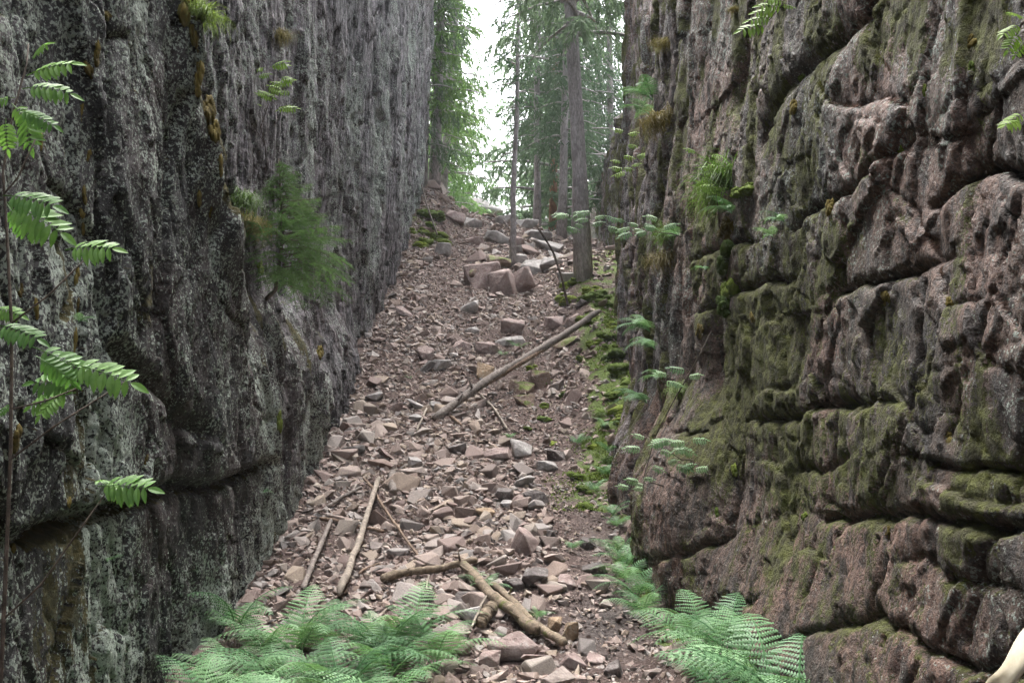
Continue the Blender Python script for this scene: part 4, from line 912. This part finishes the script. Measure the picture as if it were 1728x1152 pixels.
tuft(330, 30, -1, 0.28, TG, 'green plants on the mossy edge at the top of the left cliff')
def cushion_mesh(seed, mat, n=2600, fuzz=0.055):
    rg = random.Random(seed); mb = MB(); surf = []
    for c in range(9):
        r = rg.uniform(0.14, 0.30); o_ = Vector((rg.uniform(-0.22, 0.22), rg.uniform(-0.3, 0.3), rg.uniform(-0.32, 0.32)))
        bm = bmesh.new(); bmesh.ops.create_icosphere(bm, subdivisions=3, radius=r); co = np.array([v.co for v in bm.verts]) / r
        k = fbm(co[:, 0] * 1.6 + 5 + c, co[:, 1] * 1.6 + co[:, 2] * 1.4, seed + c, 3); k2 = fbm(co[:, 0] * 5 + co[:, 2] * 4, co[:, 1] * 5 - co[:, 2] * 4, seed + c + 3, 2)
        n0 = len(mb.v)
        for v, p, q in zip(bm.verts, k, k2): v.co = v.co * (1 + 0.45 * p + 0.16 * q) + o_
        mb.v += [tuple(v.co) for v in bm.verts]; mb.f += [tuple(n0 + v.index for v in f.verts) for f in bm.faces]
        bm.normal_update(); surf += [(v.co.copy(), v.normal.copy()) for v in bm.verts]; bm.free()
    for i in range(n):
        co_, nn = rg.choice(surf); d = (nn + Vector((rg.uniform(-1, 1), rg.uniform(-1, 1), rg.uniform(-1, 1))) * 0.8).normalized(); t = d.cross(Vector((rg.uniform(-1, 1), rg.uniform(-1, 1), 1))).normalized()
        p = co_ + Vector((rg.uniform(-1, 1), rg.uniform(-1, 1), rg.uniform(-1, 1))) * 0.02; w = fuzz * 0.25
        mb.tri(p - t * w, p + t * w, p + d * fuzz * rg.uniform(0.5, 1.3))
    return mb.mesh('moss_cushion', mat, True)
CG = [cushion_mesh(20 + i, M['moss_green' if i % 2 else 'moss_deep']) for i in range(4)]; CB = [cushion_mesh(30 + i, M['moss_brown']) for i in range(4)]
def moss(u, v, side, w, h, kinds, label, group, depth=None):
    what = {1: 'r', -1: 'l', 0: 'g'}[side]; p = hit(u, v, what); D = p[1]; W = w / FPX * D; Hh = h / FPX * D
    o = obj('moss_cushion', rnd.choice(kinds))
    if side: 
        o.location = p; th = depth or min(W, Hh) * 0.7; o.scale = (th, W * 1.5, Hh); o.rotation_euler = (rnd.uniform(-0.3, 0.3), 0, 0)
    else:
        o.location = p; o.scale = (W, W * 1.1, max(Hh, W * 0.6)); o.rotation_euler = (rnd.uniform(-0.2, 0.2), 0, rnd.uniform(0, 6))
    tag(o, label, 'moss', group)
LM = []
for (u, v, w, h) in [(68, 240, 16, 40), (60, 215, 12, 20), (142, 330, 14, 34), (138, 355, 12, 26), (140, 385, 12, 26), (150, 265, 14, 26), (150, 120, 18, 36), (165, 90, 16, 40), (138, 190, 12, 30), (35, 495, 14, 26), (62, 525, 14, 40), (125, 585, 14, 60), (132, 515, 12, 30), (28, 740, 26, 40), (130, 470, 14, 40), (115, 850, 10, 20), (248, 775, 9, 18), (180, 30, 30, 30), (22, 930, 20, 26)]:
    LM.append((v, u, w, h))
for k, (v, u, w, h) in enumerate(sorted(LM)):
    moss(u, v, -1, w, h, CB, f'small brown moss cushion on the dark left cliff, {ORD[k]} from the top', 'brown moss cushions of the left cliff')
for k, (u, v, w, h) in enumerate([(312, 22, 40, 60), (330, 70, 26, 60), (338, 130, 24, 60), (350, 195, 34, 55), (362, 230, 24, 44), (372, 280, 16, 40), (335, 335, 18, 30), (355, 355, 18, 26)]):
    moss(u, v, -1, w, h, CB, ['thick mossy lump at the very top of the cliff edge', 'hanging moss just below the topmost lump on the cliff edge', 'moss curtain on the upper cliff edge', 'yellowish moss lump midway down the left cliff edge', 'dark moss below the yellowish lump on the cliff edge', 'thin moss at the lower end of the cliff edge', 'small moss strip low on the left cliff edge', 'lowest moss strip on the left cliff edge'][k], 'moss along the left cliff edge')
for k, (u, v, w, h) in enumerate([(470, 705, 18, 40), (538, 600, 22, 26), (520, 870, 14, 60), (488, 985, 12, 40), (438, 448, 18, 26)]):
    moss(u, v, -1, w, h, CG if k in (0, 4) else CB, ['bright green moss patch low on the left cliff', 'olive moss lump on the left cliff below the small spruce', 'olive moss strip at the foot of the left cliff', 'moss at the left cliff foot above the ferns', 'green moss under the brown grass clump'][k], 'moss lumps low on the left cliff')
for k, (u, v, w, h) in enumerate([(1255, 322, 60, 26), (1228, 390, 46, 46), (1230, 440, 50, 44), (1235, 485, 44, 50), (1222, 520, 30, 40)]):
    moss(u, v, 1, w, h, [CG[k % 4], CB[k % 4]] if k in (1, 4) else CG, ['green moss cap on top of the root stump', 'yellowish flaky moss in the middle of the root stump', 'bright moss pad on the lower root stump', 'dark moss hanging under the root stump', 'moss fringe at the bottom of the root stump'][k], 'moss of the root stump', depth=0.16)
MR = sorted([(1355, 130), (1495, 505), (1270, 540), (1600, 515), (1180, 560), (1210, 870), (1240, 790), (1640, 70), (1640, 115), (1560, 150), (1340, 180), (1520, 250), (1400, 350), (1600, 740), (1500, 900), (1360, 870)], key=lambda q: q[1])
for k, (u, v) in enumerate(MR):
    moss(u, v, 1, rnd.uniform(14, 26), rnd.uniform(18, 34), CG if k in (5, 2, 3) else CB + CG, f'small green moss tuft on the red right cliff, {ORD[k]} from the top', 'moss tufts of the right cliff')
rg = random.Random(5)
foot = []
for k in range(20):
    y = 10.6 + 7.6 * k / 20 + rg.uniform(-0.2, 0.2); x = float(XR(y, float(G(1.3, y)[0]) + 0.2)[0]) - rg.uniform(0.08, 0.42); foot.append(proj((x, y, float(G(x, y)[0])))[:2])
for k in range(34):
    u, v = foot[k] if k < 20 else (950 + 9 * (k - 20) + rg.uniform(-4, 4), rg.uniform(470, 510)) if k < 28 else (rg.uniform(700, 735), 372 + 9 * (k - 28) + rg.uniform(-3, 3))
    lab = f'bright green moss cushion at the right cliff foot, {ORD[k]} up from the dark overhang' if k < 20 else f'bright green moss cushion among the roots of the big spruce, {ORD[k - 20]} from left' if k < 28 else f'green moss cushion at the far end of the left cliff, {ORD[k - 28]} from the top'
    moss(u, v, 0, rg.uniform(26, 52), rg.uniform(12, 22), CG, lab, 'moss cushions on the gorge floor')
for k in range(8):
    u, v = rg.uniform(890, 985), 605 + 20 * k + rg.uniform(-6, 6)
    moss(u, v, 0, rg.uniform(16, 30), rg.uniform(8, 14), CG, f'patch of moss on the stony right bank, {ORD[k]} from the top', 'moss patches on the right bank')

mb = MB(); rgq = np.random.default_rng(12); ny = 26000; yq = 7 + 14 * rgq.random(ny) ** 1.15
zq = G(np.full(ny, 1.3), yq); wq = XR(yq, zq + 0.2); xq = wq - np.abs(rgq.normal(0, 0.28, ny)) * np.where(yq < 10.5, 0.4, 1.0) - 0.01
kq = (fbm(xq * 2.5, yq * 2.5, 233, 3) > 0.05); xq, yq = xq[kq], yq[kq]; zq = G(xq, yq)
hq = 0.05 * np.clip(fbm(xq * 5, yq * 5, 234, 3) + 0.3, 0, 1)
for x, y, z, h in zip(xq, yq, zq, hq):
    a_ = rgq.uniform(0, 6.28); dx, dy = math.cos(a_), math.sin(a_); l = rgq.uniform(0.015, 0.04); w = rgq.uniform(0.006, 0.012)
    mb.tri((x - dy * w, y + dx * w, z + h), (x + dy * w, y - dx * w, z + h), (x + dx * l * 0.7, y + dy * l * 0.7, z + h + l * 0.8))
tag(mb.build('moss_carpet', M['moss_deep'], None, False), 'continuous bright green moss carpet along the foot of the right cliff', 'moss', kind='stuff')
# ---------------------------------------------------------------- spruces
def spruce_crown(seed, H, z0, Lmax, nb, mat_list, strip=0.075, top_taper=1.0, droop=0.7, dens=1.0, sides=None):
    rg = random.Random(seed); mb = MB(); wood = MB()
    for b in range(nb):
        f = (b + rg.random()) / nb; z = z0 + (H - z0) * f
        L = Lmax * (1 - f * top_taper) ** 0.8 * rg.uniform(0.6, 1.1) + 0.15; az = b * 2.399 + rg.uniform(-0.5, 0.5)
        if sides and math.cos(az - sides[0]) < sides[1]: continue
        d = Vector((math.cos(az), math.sin(az), 0)); S = Vector((-d.y, d.x, 0)); n = 8; p = Vector((0, 0, z)); pts = []
        for k in range(n + 1):
            t = k / n; e = 0.15 - droop * 1.1 * t + 0.55 * t * t * droop; pts.append(p.copy()); p = p + (d * math.cos(e) + Vector((0, 0, math.sin(e)))) * L / n
        wood.tube(pts[::2], [0.022 * max(0.3, L) * (1 - 0.8 * k / 4) + 0.004 for k in range(len(pts[::2]))], 4, False)
        nt = int(max(6, L * 15) * dens)
        for j in range(nt):
            t = 0.18 + 0.82 * (j + rg.random()) / nt; i = min(int(t * n), n - 1); o_ = pts[i].lerp(pts[i + 1], t * n - i)
            sg = rg.choice((-1, 1)); tl = (0.16 + 0.30 * (1 - t)) * min(1.2, L) * rg.uniform(0.6, 1.3) + 0.08
            td = (S * sg * rg.uniform(0.5, 1) + d * rg.uniform(0.2, 0.7) + Vector((0, 0, -rg.uniform(0.1, 2.2) * droop))).normalized()
            ns = max(3, int(tl / strip * 2.2))
            for q in range(ns):
                s_ = (q + 0.5) / ns; c = o_ + td * (tl * s_) + Vector((0, 0, -0.25 * tl * s_ * s_))
                nd = (td + Vector((rg.uniform(-1, 1), rg.uniform(-1, 1), rg.uniform(-1, 0.5))) * 0.8).normalized(); w = td.cross(nd)
                if w.length < 0.05: continue
                w = w.normalized() * strip * 0.24; l = strip * rg.uniform(0.8, 1.8)
                mb.tri(c - w, c + w, c + nd * l + w * 0.4, c + nd * l - w * 0.4)
    return mb.mesh('crown', mat_list, False), wood.mesh('limbs', M['bark'], True)
def spruce(name, base, top, r, crown, bark, label, group, sides=10, seed=1):
    rg = random.Random(seed); root = empty(name, base); B = np.array(base); T = np.array(top) - B; n = 12
    mb = MB(); pts = []; rads = []
    for k in range(n + 1):
        t = k / n; pts.append(Vector(T * t + np.array([rg.uniform(-1, 1), rg.uniform(-1, 1), 0]) * 0.02)); rads.append(r * (1 - 0.85 * t) + (r * 0.35 if k == 0 else 0))
    pts[0].z -= 0.25
    mb.tube(pts, rads, sides, True, 0.04, rg); mb.build('trunk', M[bark], root)
    if crown:
        sh = Matrix.Shear('XY', 4, (T[0] / T[2], T[1] / T[2]))
        for ms in crown:
            o = tag(obj(ms.name.split('.')[0], ms, root), kind='stuff'); o.matrix_local = sh @ Matrix.Rotation(rg.uniform(0, 6.28), 4, 'Z')
    tag(root, label, 'tree', group); return root
gD = ground_D
C_big = spruce_crown(1, 22, 4.4, 1.8, 140, M['needle'], droop=1.1, dens=1.2)
C_left = spruce_crown(2, 20, 1.6, 1.25, 170, M['needle_fresh'], droop=0.9, dens=1.2)
C_left2 = spruce_crown(3, 19, 0.7, 1.1, 170, M['needle'], droop=1.0)
C_thin = spruce_crown(4, 9, 3.2, 0.6, 40, M['needle'], droop=0.5, dens=0.8)
C_mid = spruce_crown(5, 16, 2.2, 0.9, 140, M['needle'], droop=1.1, dens=1.25)
C_far = spruce_crown(6, 15, 1.0, 1.9, 110, M['needle_fresh'], strip=0.12, droop=0.7)
C_far2 = spruce_crown(7, 14, 1.0, 2.2, 90, M['needle'], strip=0.13, droop=0.6)
def tree(u, v, D, H, r, crown, bark, label, ut=None, seed=1, group='trees at the top of the gorge'):
    p = at(u, v, D); p[2] = float(G(p[0], D)[0]); q = p + np.array([0, 0, H])
    if ut is not None: q[0] = p[0] + (at(ut, 0, D)[0] - p[0]) / (at(ut, 0, D)[2] - p[2]) * H
    sp = spruce('spruce_tree' if bark == 'bark' else 'pine_tree', p, q, r, crown, bark, label, group, seed=seed)
    return sp
tree(985, 458, gD(985, 470), 22, 0.14, C_big, 'bark', 'big spruce with a tall bare grey trunk at the right of the crest', ut=963, seed=11)
tree(864, 440, gD(864, 450), 9, 0.065, C_thin, 'bark', 'thin young spruce growing on the outcrop boulder', ut=877, seed=12)
tree(906, 385, 27.5, 16, 0.10, C_mid, 'bark', 'slim spruce behind the thin one, left of the big spruce', ut=908, seed=13)
tree(948, 400, 25.0, 16, 0.11, C_mid, 'bark', 'slim grey spruce just left of the big trunk', ut=958, seed=14)
tree(931, 392, 29.5, 17, 0.12, C_far2, 'bark_red', 'reddish pine trunk between the slim spruces', ut=938, seed=15)
tree(970, 410, 27.0, 15, 0.08, C_mid, 'bark', 'thin pole spruce directly behind the big trunk', ut=972, seed=16)
tree(732, 330, 26.2, 20, 0.13, C_left, 'bark', 'dense light green spruce at the end of the left cliff', ut=745, seed=17)
tree(712, 330, 25.9, 19, 0.12, C_left2, 'bark', 'dark spruce trunk pressed against the end of the left cliff', ut=725, seed=18)
tree(742, 330, 30.5, 20, 0.14, C_left, 'bark', 'second light green spruce behind the dense one at left', ut=770, seed=19)
tree(1030, 300, 30.0, 16, 0.13, C_mid, 'bark', 'spruce standing behind the big trunk by the right pillar', seed=20)
tree(1010, 300, 36.0, 18, 0.14, C_far2, 'bark', 'spruce at the far right seen behind the right pillar', seed=22)
rg = random.Random(31)
for k, (u, D, H, c) in enumerate([(752, 38, 10, 0), (806, 46, 5, 1), (755, 44, 17, 0), (845, 52, 5, 0), (935, 40, 15, 1), (950, 44, 18, 1), (965, 42, 17, 0), (905, 50, 7, 0), (1000, 46, 19, 1), (745, 50, 22, 0), (945, 36, 12, 1)]):
    tree(u, 330, D, H, 0.12, [C_far, C_far2][c], 'bark', ['pale distant spruce rising left of the sky gap', 'low distant tree in the sky gap beyond the crest', 'tall pale spruce behind the left spruces', 'small distant tree right in the sky gap', 'distant spruce right of the sky gap', 'tall distant spruce behind the reddish pine', 'distant spruce behind the big trunk', 'faint distant tree just right of the sky gap', 'distant spruce far behind the right pillar', 'distant spruce mostly hidden by the left spruces', 'nearer spruce just beyond the crest behind the thin one'][k], seed=40 + k, group='distant trees beyond the crest')
# the small spruce rooted on the ledge of the left cliff
def small_spruce():
    p = hit(448, 505, 'l'); D = p[1]; rg = random.Random(8)
    root = empty('small_spruce', p); tag(root, 'small bushy spruce growing out of a ledge on the left cliff', 'tree')
    top = at(470, 268, D - 0.1) - p; st = [Vector((0, 0, 0)), Vector((0.12, -0.05, 0.10)), Vector((0.16, -0.08, 0.35)), Vector(top)]
    st = [Vector((0, 0, 0)), Vector((0.10, -0.04, 0.08)), Vector((top[0] * 0.9 + 0.06, -0.08, top[2] * 0.45)), Vector(top)]
    mb = MB(); mb.tube(st, [0.022, 0.02, 0.014, 0.004], 6); mb.build('trunk', M['twig'], root)
    nd = MB(); wd = MB()
    for b in range(96):
        f = (b / 96) ** 0.9; z = top[2] * (0.10 + 0.86 * f); x0 = st[2].x + (top[0] - st[2].x) * f; L = (0.76 * (1 - f) ** 0.8 + 0.07) * rg.uniform(0.75, 1.15); az = rg.uniform(-2.0, 1.6)
        d = Vector((math.cos(az), math.sin(az), 0)); S = Vector((-d.y, d.x, 0)); pts = []; q = Vector((x0, -0.07, z)); dr = 0.40 * (1 - f) 
        if f < 0.30: dr += 0.8
        for k in range(7): t = k / 6; e = 0.30 - dr * t - 0.1; pts.append(q.copy()); q = q + (d * math.cos(e) + Vector((0, 0, math.sin(e)))) * L / 6
        wd.tube(pts[::2], [0.005, 0.004, 0.003, 0.002], 4, False)
        tw = [(pts, 1.0)]
        for j in range(int(15 * L / 0.4) + 4):
            t = rg.uniform(0.15, 0.95); i = min(int(t * 6), 5); o_ = pts[i].lerp(pts[i + 1], t * 6 - i); sg = rg.choice((-1, 1)); td = (S * sg * 0.8 + d * 0.7 + Vector((0, 0, -rg.uniform(0, 0.5)))).normalized(); l = L * 0.42 * (1.1 - t) * rg.uniform(0.7, 1.2) + 0.03
            tw.append(([o_ + td * l * k / 3 + Vector((0, 0, -0.12 * l * (k / 3) ** 2)) for k in range(4)], 0.8))
        for pl, sc in tw:
            L2 = sum((pl[k + 1] - pl[k]).length for k in range(len(pl) - 1)); nn = int(L2 / 0.0042) + 4
            for k in range(nn):
                t = rg.random() * (len(pl) - 1); i = min(int(t), len(pl) - 2); c = pl[i].lerp(pl[i + 1], t - i); tv = (pl[i + 1] - pl[i]).normalized()
                r = Vector((rg.uniform(-1, 1), rg.uniform(-1, 1), rg.uniform(-0.6, 1))); dd = (tv * 0.7 + r).normalized(); w = dd.cross(tv).normalized() * 0.0016
                nd.tri(c - w, c + w, c + dd * 0.021 * rg.uniform(0.7, 1.1))
    tag(nd.build('needles', M['needle_fresh'], root, False), kind='stuff'); tag(wd.build('limbs', M['twig'], root), kind='stuff')
small_spruce()

# ---------------------------------------------------------------- pale withered leaf close by, lower right corner
def withered_leaf():
    D = 1.9; p = at(1735, 1290, D); root = empty('withered_plant', (p[0] + 0.02, p[1] + 0.05, float(G(p[0], p[1])[0]) - 0.02)); tag(root, 'pale cream folded withered leaf in the lower right corner', 'leaf')
    B = Vector(root.location); mb = MB(); a = Vector(at(1712, 1165, D)) - B
    mb.tube([Vector((0, 0, 0)), a * 0.5 + Vector((0.03, 0, 0)), a], [0.006, 0.005, 0.004], 6); mb.build('stalk', M['wood_brown'], root)
    V_ = []; nu, nv = 14, 12
    for i in range(nu):
        for j in range(nv):
            s_ = i / (nu - 1); t = j / (nv - 1) - 0.5; w = 0.075 * math.sin(math.pi * min(0.97, s_ * 0.86 + 0.06)) ** 0.7
            c = Vector(at(1690 + 75 * s_, 1185 - 150 * s_, D)) - B
            V_.append(c + Vector((t * w * 0.95, -0.028 * math.cos(t * 7 + s_ * 2) + 0.01 * math.sin(s_ * 9), t * w * 0.45 + 0.006 * math.sin(t * 11 + s_ * 6))))
    mb = MB(); mb.v = [tuple(q) for q in V_]; mb.f = [(i * nv + j, (i + 1) * nv + j, (i + 1) * nv + j + 1, i * nv + j + 1) for i in range(nu - 1) for j in range(nv - 1)]
    o = mb.build('blade', M['pale_leaf'], root); md = o.modifiers.new('thick', 'SOLIDIFY'); md.thickness = 0.002
withered_leaf()

# ---------------------------------------------------------------- pale humid air
hz = bmesh.new(); bmesh.ops.create_cube(hz, size=1.0); hm = bpy.data.meshes.new('haze'); hz.to_mesh(hm); hz.free()
haze = obj('haze', hm, loc=(0, 90, 10)); haze.scale = (560, 460, 56); tag(haze, 'pale humid air filling the gorge', 'haze', kind='stuff')
t = NT('humid air'); pvn = t.n('ShaderNodeVolumePrincipled'); pvn.inputs['Density'].default_value = 0.0008; pvn.inputs['Color'].default_value = (0.93, 0.96, 1.0, 1)
t.l(pvn.outputs[0], t.out.inputs['Volume']); hm.materials.append(t.m)
